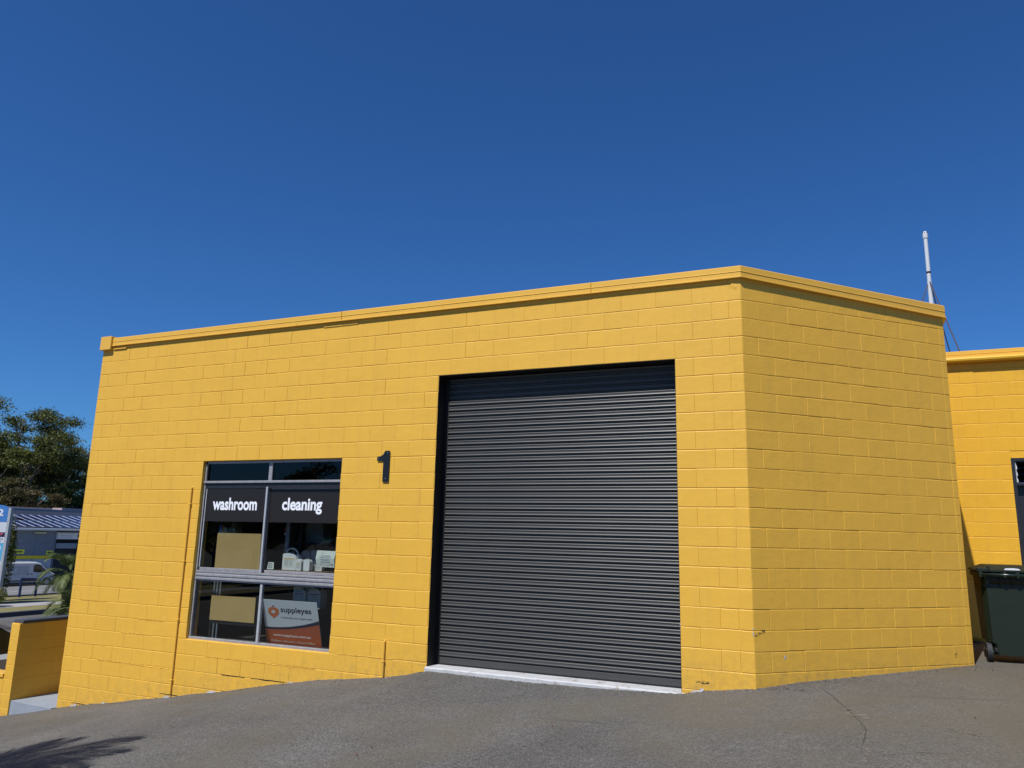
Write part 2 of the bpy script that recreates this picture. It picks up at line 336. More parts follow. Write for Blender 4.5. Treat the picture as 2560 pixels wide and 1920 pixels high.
yy_ = [-60, -30, -10, 0, 10, 20, 30, 40, 60, 100, 160]
sheet('grass_verge', [-46.9, -44, -42.0], yy_, M['grass'], 0.012)
sheet('grass_verge', [-39.6, -38, -36.95], yy_, M['grass'], 0.012)
sheet('footpath', [-42.0, -40.8, -39.6], yy_, M['footpath'], 0.020)
sheet('road', [-60.2, -58, -54, -50, -47.35], yy_, M['road'], 0.008)
sheet('forest_floor', [-380, -250, -160, -110, -86], [-60, 0, 40, 80, 160, 300], M['scrub'], 0.02)
b = MB()
for x in (-53.6, -50.4): b.box(x-0.07, x+0.07, -60, 160, gz(x, 10)+0.012, gz(x, 10)+0.017)
struct(b.build('road_marking', mat('faded_line_paint', (0.5, 0.5, 0.48), rough=0.8, noise=0.2, nscale=2)))
b = MB().box(-36.98, -36.62, -60, 160, -3.1, -2.80)
struct(b.build('kerb', M['dark_kerb']))
b = MB().box(-47.32, -46.96, -60, 160, -3.3, -2.93)  # dark strip standing in for the shaded band at the road edge
struct(b.build('kerb', M['dark_kerb']))

# ================================================================ block walls
TH = 0.7558855; E0 = Vector((0.7168, 0, 0)); TT = Vector((math.cos(TH), math.sin(TH), 0)); NN = Vector((math.sin(TH), -math.cos(TH), 0))
_bc = {}
def block_mesh(wd, h, var, m):
    key = (round(wd, 2), round(h, 3), var, m.name)
    if key in _bc: return _bc[key]
    wd = round(wd, 2); bx = (0.0006, 0.0026, 0.0038, 0.0030, 0.0048, 0.0062)[var]; dv = (0.0002, 0.0014, 0.0026, 0.0016, 0.0026, 0.0034)[var]; bt = (0.0080, 0.0100, 0.0115)[var % 3]; bb_ = (0.0044, 0.0052, 0.0060)[var % 3]; d = ((0.0040, 0.0050, 0.0058) if var < 3 else (0.0030, 0.0036, 0.0042))[var % 3]; g = 0.0005
    x = wd/2-g; z = h/2; r = random.Random(len(_bc)*7+3)
    def j(): return r.uniform(-0.0008, 0.0008)
    zi0, zi1 = -z+bb_+j(), z-bt+j()
    v = [(-x, d, -z), (x, d, -z), (x, d, z), (-x, d, z),
         (-x+bx, 0, zi0), (x-bx, 0, zi0), (x-bx, 0, zi1), (-x+bx, 0, zi1),
         (-x, dv, zi0), (x, dv, zi0), (x, dv, zi1), (-x, dv, zi1),
         (-x, .03, -z), (x, .03, -z), (x, .03, z), (-x, .03, z)]
    f = [(4, 5, 6, 7), (8, 4, 7, 11), (5, 9, 10, 6), (0, 1, 9, 5, 4, 8), (11, 7, 6, 10, 2, 3), (12, 13, 1, 0), (3, 2, 14, 15), (12, 0, 8, 11, 3, 15), (1, 13, 14, 2, 10, 9)]
    mb = MB(); mb.v = v; mb.f = f; mb.m = [0]*len(f)
    _bc[key] = mb.mesh('block', m); return _bc[key]
class Blocks:
    def __init__(s): s.L = []
    def row(s, zt, h, joints, org, ang, holes, gfn=None, m='yellow', wob=0.0007):
        """joints: sorted positions along the wall; holes: (a,b,zlo,zhi)"""
        zb = zt-h; tx, ty = math.cos(ang), math.sin(ang)
        for a, b_ in zip(joints, joints[1:]):
            seg = [(a, b_)]
            for (ha, hb, lo, hi) in holes:
                if zb >= hi-0.02 or zt <= lo+0.02: continue
                ns = []
                for (p, q) in seg:
                    if q <= ha or p >= hb: ns.append((p, q)); continue
                    if p < ha: ns.append((p, ha))
                    if q > hb: ns.append((hb, q))
                seg = ns
            for (p, q) in seg:
                if q-p < 0.03: continue
                c = (p+q)/2; X = org.x+tx*c; Y = org.y+ty*c
                if gfn and zt < gfn(X, Y)-0.03: continue
                off = random.uniform(-0.0005, 0.0005)
                s.L.append((block_mesh(q-p, h, random.choice((0, 1, 1, 2) if abs(ang) < .1 else (3, 4, 4, 5)), M[m]), Vector((X-ty*-off, Y+tx*off*0-off, (zt+zb)/2+random.uniform(-wob, wob))),
                            (random.uniform(-0.0022, 0.0022), random.uniform(-0.0010, 0.0010), ang)))
    def build(s, parent_of, limit=300):
        """parent_of(index)->parent; nearest `limit` as objects, the rest joined"""
        cp = cam.location
        order = sorted(range(len(s.L)), key=lambda i: (s.L[i][1]-cp).length)
        for i in order[:limit]:
            me, loc, rot = s.L[i][:3]; inst('block', me, s.L[i][3] if len(s.L[i]) > 3 else parent_of, loc, rot)
        rest = order[limit:]
        if rest:
            mb = MB(); mm = None
            for i in rest:
                me, loc, rot = s.L[i][:3]; T = Matrix.Translation(loc) @ Euler(rot).to_matrix().to_4x4(); mm = me.materials[0]
                mb.add([T @ v.co for v in me.vertices], [tuple(p.vertices) for p in me.polygons])
            o = mb.build('blocks', mm, parent_of); o['kind'] = 'stuff'

yb = empty('yellow_warehouse', (0, 0, 0), 0, 'yellow painted concrete block warehouse with cut-off corner, black roller door and shop window', 'building')
WIN = (-6.68, -4.315, 0.0, 2.4); DOOR = (-2.937, 0.0, -0.06, 3.4); XL = -9.022; XC = E0.x
T_ = 0.19
b = MB()      # front wall core, set 4 mm behind the block joints, around the openings
y0 = 0.006
b.box(XL+0.002, WIN[0], y0, T_, -1.6, 4.3); b.box(WIN[0], WIN[1], y0, T_, -1.6, WIN[2]); b.box(WIN[0], WIN[1], y0, T_, WIN[3], 4.3)
b.box(WIN[1], DOOR[0], y0, T_, -1.2, 4.3); b.box(DOOR[0], DOOR[1], y0, T_, DOOR[3], 4.3); b.box(DOOR[1], XC-0.03, y0, T_, -0.6, 4.3)
fw = b.build('front_wall', M['yellow'], yb)
# chamfer wall core
CL = 2.882
b = MB(); p = [E0 - NN*0.007 + TT*0.001, E0 - NN*0.007 + TT*(CL-0.002), E0 - NN*T_ + TT*CL, E0 - NN*T_ + TT*0.05]
zt = [4.3, 4.2, 4.2, 4.3]
b.add([(q.x, q.y, -0.5) for q in p] + [(q.x, q.y, z) for q, z in zip(p, zt)], [(0, 3, 2, 1), (4, 5, 6, 7), (0, 1, 5, 4), (1, 2, 6, 5), (2, 3, 7, 6), (3, 0, 4, 7)])
cw = b.build('corner_wall', M['yellow'], yb)
EE = E0 + TT*CL
b = MB().box(EE.x-0.19, EE.x, EE.y+0.005, 4.69, -0.5, 4.2)
sw = b.build('side_wall', M['yellow'], yb)
b = MB().box(XL+0.005, XL+0.19, 0.2, 14, -2.4, 4.25)
b.build('side_wall', M['yellow'], yb)
b = MB().box(XL, EE.x, 13.8, 14, -2.4, 4.25); b.build('rear_wall', M['yellow'], yb)

JA = [0.72-0.13, 0.4, 0.0, -0.4, -0.8, -1.2, -1.6, -2.0, -2.39, -2.77, -3.13, -3.52, -3.91, -4.31, -4.70, -5.10, -5.49, -5.88, -6.28, -6.67, -7.06, -7.45, -7.84, -8.23, -8.63]
ja = sorted([XC, 0.585] + JA[1:] + [XL])
jb = sorted([XC, 0.600, 0.2] + [(p_+q_)/2 for p_, q_ in zip(JA[2:], JA[3:])] + [-8.83, XL])
ca = [0, 0.2] + [0.6+0.4*i for i in range(6)] + [2.8, CL]
cb = [0] + [0.4*(i+1) for i in range(7)] + [CL]
B = Blocks()
org0 = Vector((0, 0, 0))
def with_parent(n0, par):
    B.L[n0:] = [t + (par,) for t in B.L[n0:]]
for k in range(-1, 28):          # row whose top line is z = 4-0.2k+0.2
    zt_ = 4.2-0.2*k; h = 0.2
    if k == -1: zt_ = 4.28; h = 0.08
    par_a = (k % 2 == 1)         # row L2-L3 is k=3
    n0 = len(B.L)
    B.row(zt_, h, ja if par_a else jb, org0, 0.0, [WIN, DOOR], lambda x, y: gz(x, 0)); with_parent(n0, fw)
    if k <= 21:
        n0 = len(B.L)
        if k == -1: continue
        B.row(zt_, h, ca if par_a else cb, E0, TH, [], lambda x, y: gz(x, y)); with_parent(n0, cw)
B.build(fw, 300)

# thick painted render blobs and ridges of mortar on the joints
def ridge(parent, x0, x1, z, org=org0, ang=0.0, r=0.004):
    mb = MB(); n = max(2, int((x1-x0)/0.035)); pts = []
    for i in range(n+1):
        x = x0+(x1-x0)*i/n; pts.append((x, z+random.uniform(-.004, .004)))
    tx, ty = math.cos(ang), math.sin(ang)
    for (a, za), (c, zc) in zip(pts, pts[1:]):
        mb.tube((org.x+tx*a+ty*0, org.y+ty*a, za), (org.x+tx*c, org.y+ty*c, zc), r*random.uniform(.6, 1.2), r*random.uniform(.6, 1.2), 6)
    mb.build('mortar_ridge', M['yellow'], parent)
for (a, c, z) in [(-8.95, -8.2, -0.197), (-8.3, -7.4, -0.40), (-7.7, -6.9, -0.41), (-8.8, -8.3, 0.398), (-7.6, -7.1, 0.2), (-6.3, -5.2, -0.2), (-4.2, -3.4, 0.0), (-5.4, -4.5, -0.205), (-7.9, -7.3, 0.0), (-8.85, -8.45, 1.8)]:
    ridge(fw, a, c, z)
# lump of render under the capping at the corner
mb = MB(); n = 14; ring = []
for j in range(9):
    for i in range(9):
        u = i/8*2-1; w_ = j/8*2-1; hgt = max(0, 1-(u*u+w_*w_))*0.010*random.uniform(.5, 1.3) - 0.001
        ring.append((0.655+u*0.06, -hgt+0.003, 4.17+w_*0.07))
mb.add(ring, [(j*9+i, j*9+i+1, (j+1)*9+i+1, (j+1)*9+i) for j in range(8) for i in range(8)])
mb.build('render_patch', M['yellow'], fw, smooth=True)
# little anchors left in the chamfer and chips
for (s_, z) in ((2.12, 4.0-0.03), (2.17, 3.79)):
    q = E0+TT*s_; m_ = MB().tube(q, q+NN*0.035, 0.012, 0.009, 8); m_.build('wall_anchor', M['yellow'], cw)
def chip(parent, pos, ang, w_, h, m, name='paint_chip'):
    mb = MB(); n = 9; pts = []
    for i in range(n):
        t = 2*math.pi*i/n; r = random.uniform(.6, 1.1); pts.append((math.cos(t)*w_*r, math.sin(t)*h*r))
    mb.prism(pts, -0.0016, 0.001, 'y'); o = mb.build(name, m, parent, loc=pos); o.rotation_euler = (0, 0, ang); return o
chip(cw, E0+TT*0.36+Vector((0, 0, 0.345)), TH, 0.014, 0.022, M['concrete'])
scuff = bpy.data.materials.new('rubber_scuff'); scuff.use_nodes = True; nt = scuff.node_tree; N_ = nt.nodes; L_ = nt.links
pb = N_['Principled BSDF']; pb.inputs['Base Color'].default_value = (0.05, 0.045, 0.03, 1); pb.inputs['Roughness'].default_value = 0.8
gg = N_.new('ShaderNodeNewGeometry'); tn = N_.new('ShaderNodeTexNoise'); tn.inputs['Scale'].default_value = 55; tn.inputs['Detail'].default_value = 5; L_.new(gg.outputs['Position'], tn.inputs['Vector'])
mr_ = N_.new('ShaderNodeMapRange'); mr_.inputs[1].default_value = 0.44; mr_.inputs[2].default_value = 0.58; mr_.inputs[4].default_value = 0.8; L_.new(tn.outputs['Fac'], mr_.inputs[0]); L_.new(mr_.outputs[0], pb.inputs['Alpha'])
for (s_, z, w_, h) in ((0.03, 0.555, 0.035, 0.012), (0.075, 0.575, 0.035, 0.014), (0.11, 0.592, 0.03, 0.02), (2.62, 0.30, 0.02, 0.035), (2.33, 0.25, 0.02, 0.012)):
    chip(cw, E0+TT*s_+Vector((0, 0, z)), TH, w_, h, scuff, 'scuff_mark')
chip(fw, Vector((0.21, 0, 0.075)), 0, 0.08, 0.016, scuff, 'scuff_mark')
for z in (0.60, 0.56, 0.52): chip(fw, Vector((-0.002, -0.001, z+random.uniform(-.02, .02))), 0, 0.004, 0.02, M['concrete'])
for z in (0.62, 0.58, 0.56): chip(cw, E0+Vector((-0.004, -0.001, z)), 0.3, 0.006, 0.014, M['concrete'])

for (x0_, x1_, z) in ((-8.74, -8.42, -1.02), (-7.05, -6.62, -0.735), (-5.5, -4.95, -0.402), (-6.0, -5.6, -0.402)):
    mb = MB(); n = 12; up_ = []; dn_ = []
    for i in range(n+1):
        x = x0_+(x1_-x0_)*i/n; t = math.sin(math.pi*i/n)**.5; zc = z+random.uniform(-.003, .003); up_.append((x, zc+.006*t+.001)); dn_.append((x, zc-.006*t*random.uniform(.3, 1)))
    mb.prism(dn_+up_[::-1], -0.0012, 0.004, 'y'); mb.build('open_joint', M['charcoal'], fw)
# roof sheets and capping
b = MB(); b.add([(XL, 0.1, 4.2), (XC, 0.1, 4.2), (EE.x, EE.y, 4.15), (EE.x, 14, 4.15), (XL, 14, 4.2)], [(0, 1, 2, 3, 4)]); b.build('roof', M['roof'], yb)
def capping(name, P0, P1, ang_n0, ang_n1, top0, top1, bot0, bot1, parent, m=M['yellow_metal'], off=0.03):
    """folded metal capping between two points; ang_n = outward mitre vectors"""
    prof = [(0.0, 1.0, 0.02), (0.75, 1.0, 0.0), (1.0, 0.94, 0.0), (1.0, 0.54, 0), (1.18, 0.50, 0), (1.0, 0.46, 0), (1.0, 0.12, 0), (1.35, 0.08, 0), (1.35, 0.0, 0), (0.2, 0.0, 0)]
    mb = MB(); v = []
    for (P, nv, tp, bt) in ((P0, ang_n0, top0, bot0), (P1, ang_n1, top1, bot1)):
        v.append((P.x-nv.x*0.16, P.y-nv.y*0.16, tp-0.004))
        for (a, t, _) in prof[1:]: v.append((P.x+nv.x*off*a, P.y+nv.y*off*a, bt+(tp-bt)*t))
        v.append((P.x-nv.x*0.01, P.y-nv.y*0.01, bt))
    n = len(v)//2
    mb.add(v, [(i, i+1, n+i+1, n+i) for i in range(n-1)] + [tuple(range(n-1, -1, -1)), tuple(range(n, 2*n))])
    return mb.build(name, m, parent)
F_ = Vector((0, -1, 0)); mit = (F_+NN).normalized(); mit = mit/ mit.dot(F_)
S_ = Vector((1, 0, 0)); mit2 = (NN+S_).normalized(); mit2 = mit2/mit2.dot(NN)
tf, bf = 4.377, 4.242
capping('roof_capping', Vector((-8.80, 0, 0)), Vector((-4.46, 0, 0)), F_, F_, tf, tf, bf, bf, yb)
capping('roof_capping', Vector((-4.4595, 0, 0)), Vector((-0.951, 0, 0)), F_, F_, tf+.001, tf+.001, bf, bf, yb, off=0.0315)
capping('roof_capping', Vector((-0.950, 0, 0)), E0, F_, mit, tf, tf, bf, bf, yb)
capping('roof_capping', E0, EE, mit, mit2, tf, 4.292, bf, 4.135, yb)
capping('roof_capping', EE, Vector((EE.x, 4.45, 0)), mit2, S_, 4.292, 4.292, 4.135, 4.135, yb)
for x in (-4.455, -0.955): MB().box(x-0.003, x+0.003, -0.0425, -0.02, bf-0.001, tf+0.001).build('capping_joint', M['yellow_metal'], yb)
MB().box(-9.035, -8.80, -0.062, 0.2, 4.187, 4.402, bev=0.004).build('gutter_end_box', M['yellow_metal'], yb)
for x in (-8.72, -7.9, -7.0, -6.1, -5.2, -3.7, -2.9, -2.0, -0.45, 0.3):
    MB().tube((x, -0.028, bf+0.028), (x, -0.036, bf+0.028), 0.006, 0.005, 6).build('capping_screw', M['yellow_metal'], yb)
# grime line and render flashing under the left end
MB().box(-8.78, -8.5, -0.02, 0.0, 4.19, 4.205).build('flashing', M['yellow'], yb)
MB().box(-4.75, -4.2, -0.010, 0.0, 4.185, 4.2).build('flashing', M['yellow'], yb)

# painted conduits
def conduit(x, z0, z1):
    mb = MB(); mb.tube((x, -0.020, z0), (x, -0.020, z1), 0.0105, n=12)
    mb.tube((x, -0.020, z1), (x, 0.01, z1+0.03), 0.0105, 0.009, n=12); o = mb.build('conduit', M['yellow'], yb)
    zz_ = z1-0.22
    while zz_ > z0+0.1:
        MB().box(x-0.028, x+0.016, -0.033, 0.0, zz_-0.010, zz_+0.010, bev=0.003).build('saddle_clip', M['yellow'], o)
        zz_ -= 0.78
    return o
conduit(-6.832, -0.72, 2.02); conduit(-3.512, -0.26, 0.19)

# ---------------------------------------------------------------- roller door
rd = MB().box(DOOR[0]+0.01, DOOR[1]-0.01, 0.2225, 0.27, -0.05, 3.39).build('roller_door', M['charcoal'], yb, label='black ribbed steel roller door, closed')
P_ = 0.0712
prof = [(0.006, 0.000), (0.009, 0.004), (0.009, 0.0195), (-0.0175, 0.0215), (-0.0185, 0.026), (-0.0150, 0.034), (-0.0135, 0.043), (-0.0150, 0.052), (-0.0185, 0.0595), (-0.0160, 0.0640), (0.0020, 0.0705), (0.006, P_)]
xa, xb_ = DOOR[0]+0.058, DOOR[1]-0.03
mb = MB(); v = []
for x in (xa, xb_): v += [(x, y, z) for (y, z) in prof]
n = len(prof); back = []
mb.add(v, [(i, i+1, n+i+1, n+i) for i in range(n-1)])
mb.add([(x, y+0.0, z) for x in (xa, xb_) for (y, z) in prof] , [tuple(range(n)), tuple(range(2*n-1, n-1, -1))])
slat = mb.mesh('slat', M['door'])
zz_ = 0.045; c = 0
while zz_ < 3.39:
    inst('slat', slat, rd, (0, 0.212, zz_)); zz_ += P_
MB().box(xa, xb_, 0.198, 0.216, -0.022, 0.045, bev=0.002).build('bottom_rail', M['door'], rd)
MB().box(xa, xb_, 0.201, 0.215, -0.040, -0.022).build('rubber_seal', M['black_rubber'], rd)
for (a_, c_) in ((DOOR[0]+.006, DOOR[0]+.056), (DOOR[1]-.028, DOOR[1]-.006)): MB().box(a_, c_, .20, .222, -.05, 3.39).build('guide_rail', M['charcoal'], rd)
# charcoal painted reveal: jambs and lintel underside, 3 mm proud of the blockwork returns
b = MB(); b.box(DOOR[0]-0.001, DOOR[0]+0.004, 0.004, 0.21, -0.06, 3.396); b.build('door_reveal', M['charcoal'], yb)
b = MB(); b.box(DOOR[1]-0.004, DOOR[1]+0.001, 0.004, 0.21, -0.06, 3.396); b.build('door_reveal', M['charcoal'], yb)
b = MB(); b.box(DOOR[0]+0.004, DOOR[1]-0.004, 0.004, 0.21, 3.396, 3.401); b.build('door_reveal', M['charcoal'], yb)
# threshold with chipped front edge
mb = MB(); n = 60; v = []
for i in range(n+1):
    x = DOOR[0]-0.006 + (0.056-DOOR[0])*i/n; e = -0.035-random.uniform(0, .006); d = random.uniform(0, .006)
    zt0 = -0.040
    if i >= n-1: e += 0.03
    v += [(x, 0.30, zt0), (x, e+0.012, zt0), (x, e, zt0-0.010-d), (x, e+random.uniform(-.002, .004), -0.2)]
mb.add(v, [(i*4+k, (i+1)*4+k, (i+1)*4+k+1, i*4+k+1) for i in range(n) for k in range(3)] + [(0, 1, 2, 3), (n*4+3, n*4+2, n*4+1, n*4)])
mb.build('door_sill', M['white_edge'], yb)

# ---------------------------------------------------------------- shop window
wy = 0.05
wi = MB()
x0, x1 = WIN[0]+0.004, WIN[1]-0.004
wi.box(x0, x0+0.028, wy, wy+0.07, 0.03, 2.396).box(x1-0.022, x1, wy, wy+0.07, 0.03, 2.396).box(x0, x1, wy, wy+0.07, 2.365, 2.396)
wi = wi.build('window', M['alu'], yb, label='aluminium shop window of two top lights, two sliding sashes and two low lights')
def wp(name, x0_, x1_, y0_, y1_, z0_, z1_, m, bev=0.0, par=None):
    return MB().box(x0_, x1_, y0_, y1_, z0_, z1_, bev=bev).build(name, M[m], par or wi)
xi0, xi1 = x0+0.028, x1-0.022; xm = -5.512
wp('transom', xi0-0.02, xi1+0.02, wy-0.022, wy+0.06, 2.092, 2.124, 'alu', 0.004)
wp('head_track', xi0, xi1, wy+0.002, wy+0.07, 2.022, 2.091, 'alu_dark')
wp('mullion', xm-0.030, xm+0.030, wy+0.004, wy+0.05, 2.124, 2.365, 'alu', 0.003)
wp('sash_stile', xm-0.046, xm-0.016, wy-0.004, wy+0.028, 0.895, 2.040, 'alu_bright', 0.003)
wp('sash_stile', xm-0.014, xm+0.010, wy+0.030, wy+0.06, 0.93, 2.020, 'alu_dark')
wp('sash_stile', xi0+0.020, xi0+0.034, wy+0.006, wy+0.028, 0.95, 2.02, 'alu_bright')
wp('sash_stile', xi0, xi0+0.019, wy+0.012, wy+0.05, 0.9, 2.022, 'alu_dark')
wp('sash_rail', xi0+0.034, xm-0.046, wy+0.002, wy+0.026, 0.905, 0.945, 'alu', 0.003)
wp('sash_rail', xm+0.010, xi1, wy+0.030, wy+0.056, 0.910, 0.945, 'alu', 0.003)
wp('sash_rail', xm+0.010, xi1, wy+0.028, wy+0.05, 2.010, 2.022, 'alu', 0.0)
# ridged sill rail
mb = MB(); pr = []
zs = [(0.906, 0.0), (0.900, -0.012), (0.882, -0.012), (0.878, -0.004), (0.864, -0.006), (0.858, -0.022), (0.836, -0.022), (0.832, -0.010), (0.818, -0.012), (0.812, -0.028), (0.790, -0.028), (0.786, -0.014), (0.772, -0.016), (0.766, 0.0)]
for x in (xi0-0.01, xi1+0.01): pr += [(x, wy+0.01+y, z) for (z, y) in zs] + [(x, wy+0.06, 0.766), (x, wy+0.06, 0.906)]
n = len(zs)+2
mb.add(pr, [(i, (i+1) % n, n+(i+1) % n, n+i) for i in range(n)] + [tuple(range(n)), tuple(range(2*n-1, n-1, -1))])
mb.build('sill_rail', M['alu'], wi)
wp('mullion', xm-0.012, xm+0.026, wy+0.002, wy+0.05, 0.03, 0.766, 'alu_bright', 0.004)
wp('bottom_rail', x0, x1, wy-0.012, wy+0.06, -0.004, 0.030, 'alu', 0.004)
for (a, c, z0_, z1_, yy) in ((xi0, xm-0.03, 2.124, 2.365, .024), (xm+0.03, xi1, 2.124, 2.365, .024)):
    MB().box(a, c, wy+yy, wy+yy+0.005, z0_, z1_).build('pane', M['glass_dark'], wi)
for (a, c, z0_, z1_, yy) in ((xi0+0.03, xm-0.04, 0.93, 2.03, .012), (xm+0.008, xi1, 0.93, 2.02, .040), (xi0, xm-0.01, 0.03, 0.767, .022), (xm+0.024, xi1, 0.03, 0.767, .022)):
    MB().box(a, c, wy+yy, wy+yy+0.005, z0_, z1_).build('pane', M['glass'], wi)

# ---------------------------------------------------------------- lettering
def letters(txt, x0_, x1_, z0_, z1_, y, m, parent, bold=0.0, depth=0, mtx=None, shear=0.0, italic=0.0):
    cu = bpy.data.curves.new('lettering', 'FONT'); cu.body = txt; cu.offset = bold; cu.extrude = 0.0; cu.resolution_u = 4
    o = bpy.data.objects.new('lettering', cu); COL.objects.link(o)
    dg = bpy.context.evaluated_depsgraph_get(); me = bpy.data.meshes.new_from_object(o.evaluated_get(dg))
    bpy.data.objects.remove(o); bpy.data.curves.remove(cu)
    X = [v.co.x for v in me.vertices]; Z = [v.co.y for v in me.vertices]
    if not X: return None
    ax, bx_, az, bz_ = min(X), max(X), min(Z), max(Z)
    for v in me.vertices:
        u = (v.co.x-ax)/(bx_-ax); t = (v.co.y-az)/(bz_-az)
        p = Vector((x0_+(x1_-x0_)*u + italic*t, y, z0_+(z1_-z0_)*t))
        v.co = mtx @ p if mtx else p
    me.materials.clear(); me.materials.append(m)
    o = bpy.data.objects.new('lettering', me); COL.objects.link(o)
    if parent: o.parent = parent
    if depth:
        md = o.modifiers.new('thickness', 'SOLIDIFY'); md.thickness = depth; md.offset = 0
    return o
sg = MB().box(xi0+0.034, xm-0.047, wy+0.0085, wy+0.0115, 1.577, 2.02).box(xi0+0.034, xm-0.047, wy+0.0075, wy+0.0085, 1.570, 1.577).build('window_sign', M['film'])
tag(sg, 'black film reading washroom in white across the left sash', 'sign', 'black window signs')
letters('washroom', -6.487, -5.700, 1.722, 1.894, wy+0.0072, M['white_vinyl'], sg, bold=0.030)
sg = MB().box(xm+0.011, xi1, wy+0.0365, wy+0.0395, 1.577, 2.009).box(xm+0.011, xi1, wy+0.035, wy+0.0365, 1.570, 1.577).build('window_sign', M['film'])
tag(sg, 'black film reading cleaning in white across the right sash', 'sign', 'black window signs')
letters('cleaning', -5.295, -4.640, 1.680, 1.894, wy+0.0352, M['white_vinyl'], sg, bold=0.030)

# number 1
nb = MB(); pts = [(-3.583, 2.477), (-3.652, 2.477), (-3.662, 2.455), (-3.685, 2.425), (-3.720, 2.408), (-3.766, 2.405), (-3.766, 2.352), (-3.672, 2.352), (-3.672, 2.088), (-3.583, 2.088)]
nb.prism(pts, -0.0175, -0.0125, 'y'); nbo = nb.build('house_number', M['black'])
tag(nbo, 'black plate numeral 1 standing off the yellow wall', 'house number')
for (x, z) in ((-3.615, 2.45), (-3.742, 2.38), (-3.628, 2.13)):
    MB().tube((x, -0.0195, z), (x, -0.0175, z), 0.006, n=10).tube((x, -0.0125, z), (x, 0.0, z), 0.004, n=8).build('screw', M['screw'], nbo)

# ---------------------------------------------------------------- behind the glass
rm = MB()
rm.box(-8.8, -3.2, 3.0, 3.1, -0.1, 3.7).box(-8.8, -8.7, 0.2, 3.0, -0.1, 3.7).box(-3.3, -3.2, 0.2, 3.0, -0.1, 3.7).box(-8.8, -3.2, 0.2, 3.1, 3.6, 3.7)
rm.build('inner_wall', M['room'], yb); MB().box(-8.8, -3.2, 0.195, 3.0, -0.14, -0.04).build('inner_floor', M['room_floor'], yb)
MB().box(0.0, 1.0, 0, 1, 0, 1).v
def single(name, mb, m, label, cat, group=None, **k):
    return tag(mb.build(name, m, **k), label, cat, group)
def board(name, c0, c1, c2, c3, t, m, label, cat):
    A = [Vector(c) for c in (c0, c1, c2, c3)]; nrm = (A[1]-A[0]).cross(A[3]-A[0]).normalized()*t
    mb = MB().add([tuple(a) for a in A]+[tuple(a+nrm) for a in A], [(0, 1, 2, 3), (7, 6, 5, 4), (0, 4, 5, 1), (1, 5, 6, 2), (2, 6, 7, 3), (3, 7, 4, 0)])
    return single(name, mb, m, label, cat)
bd = board('display_board', (-6.387, .11, 0.944), (-5.607, .11, 0.944), (-5.616, .11, 1.414), (-6.387, .11, 1.413), 0.01, M['board'], 'tan hardboard panel standing behind the left sliding sash', 'board')
for x in (-6.34, -6.20, -6.05, -6.00, -5.85, -5.67): MB().box(x-.004, x+.004, .104, .1095, 1.365, 1.385).build('staple', M['black'], bd)
bd = board('display_board', (-6.388, .11, 0.259), (-5.619, .11, 0.259), (-5.619, .11, 0.583), (-6.388, .11, 0.576), 0.01, M['board'], 'small tan hardboard panel behind the low left pane', 'board')
MB().box(-6.40, -5.60, .115, .16, .215, .2565).box(-5.62, -5.59, .125, .16, -.04, .60).box(-6.41, -6.38, .13, .16, -.04, .25).build('stand', M['charcoal'], bd)
# counter shelf and tall shelving
t = empty('display_counter', (-4.9, .3, -.04), 0, 'dark counter under the bottles behind the right sash', 'counter')
def part(name, mb, m, par):
    o = mb.build(name, m, par); o.matrix_parent_inverse = par.matrix_world.inverted() if False else Matrix.Translation(-Vector(par.location)); return o
part('countertop', MB().box(-5.49, -4.35, .15, .62, .925, .944), M['counter'], t)
part('front_rail', MB().box(-5.49, -4.35, .16, .18, .87, .925), M['charcoal'], t)
for x in (-5.46, -4.41): part('leg', MB().box(x, x+.04, .55, .59, -.04, .925), M['charcoal'], t)
t = empty('shelving_rack', (-5.0, 1.0, -.04), 0, 'dark shelving rack at the back behind the right sash', 'shelf')
for z in (0.44, 1.25, 1.28): part('shelf', MB().box(-5.6, -4.1, .85, 1.3, z, z+.02), M['charcoal'], t)
for x in (-5.6, -4.15): part('upright', MB().box(x, x+.04, .86, .9, -.04, 2.2), M['alu_dark'], t)
def jug(x, y, z, w_, h, dp, label, body='plastic_white', lab=None, handle=True, group='cleaning product containers', name='jerry_can', bandm='gold'):
    j = empty(name, (x, y, z), 0, label, 'bottle' if h < .22 and w_ < .13 else 'jug', group)
    s = h; pts = [(-w_/2, 0.01), (-w_/2+.01, 0), (w_/2-.01, 0), (w_/2, 0.01), (w_/2, s*.72), (w_*.42, s*.85), (w_*.25, s*.94), (-w_*.1, s*1.0), (-w_*.42, s*.97), (-w_/2, s*.93)]
    mb = MB().prism(pts, 0, dp, 'y'); mb.build('body', M[body], j)
    MB().tube((-w_*.15, dp/2, s*.97), (-w_*.15, dp/2, s*1.07), w_*.13, n=12).build('cap', M['charcoal' if body != 'plastic_white' else 'plastic_grey'], j)
    if handle:
        mb = MB(); P = [(-w_*.42, s*.97), (-w_*.40, s*1.16), (-w_*.15, s*1.28), (w_*.2, s*1.25), (w_*.40, s*1.05), (w_*.45, s*.80)]
        for a, c in zip(P, P[1:]): mb.tube((a[0], dp*.4, a[1]), (c[0], dp*.4, c[1]), .012, n=8)
        mb.build('handle', M[body], j, smooth=True)
    if lab:
        l = MB().box(-w_*.40, w_*.40, -.002, -.0005, s*.18, s*.72).build('label', M['paper'], j)
        MB().box(-w_*.38, w_*.38, -.0035, -.0022, s*.64, s*.70).build('label_band', M[bandm], j)
        for k in range(6):
            MB().box(-w_*.36, -w_*.03, -.0035, -.0022, s*(.56-.06*k), s*(.585-.06*k)).box(w_*.03, w_*.3, -.0035, -.0022, s*(.56-.06*k), s*(.585-.06*k)).build('print_line', M['label_grey'], j)
    return j
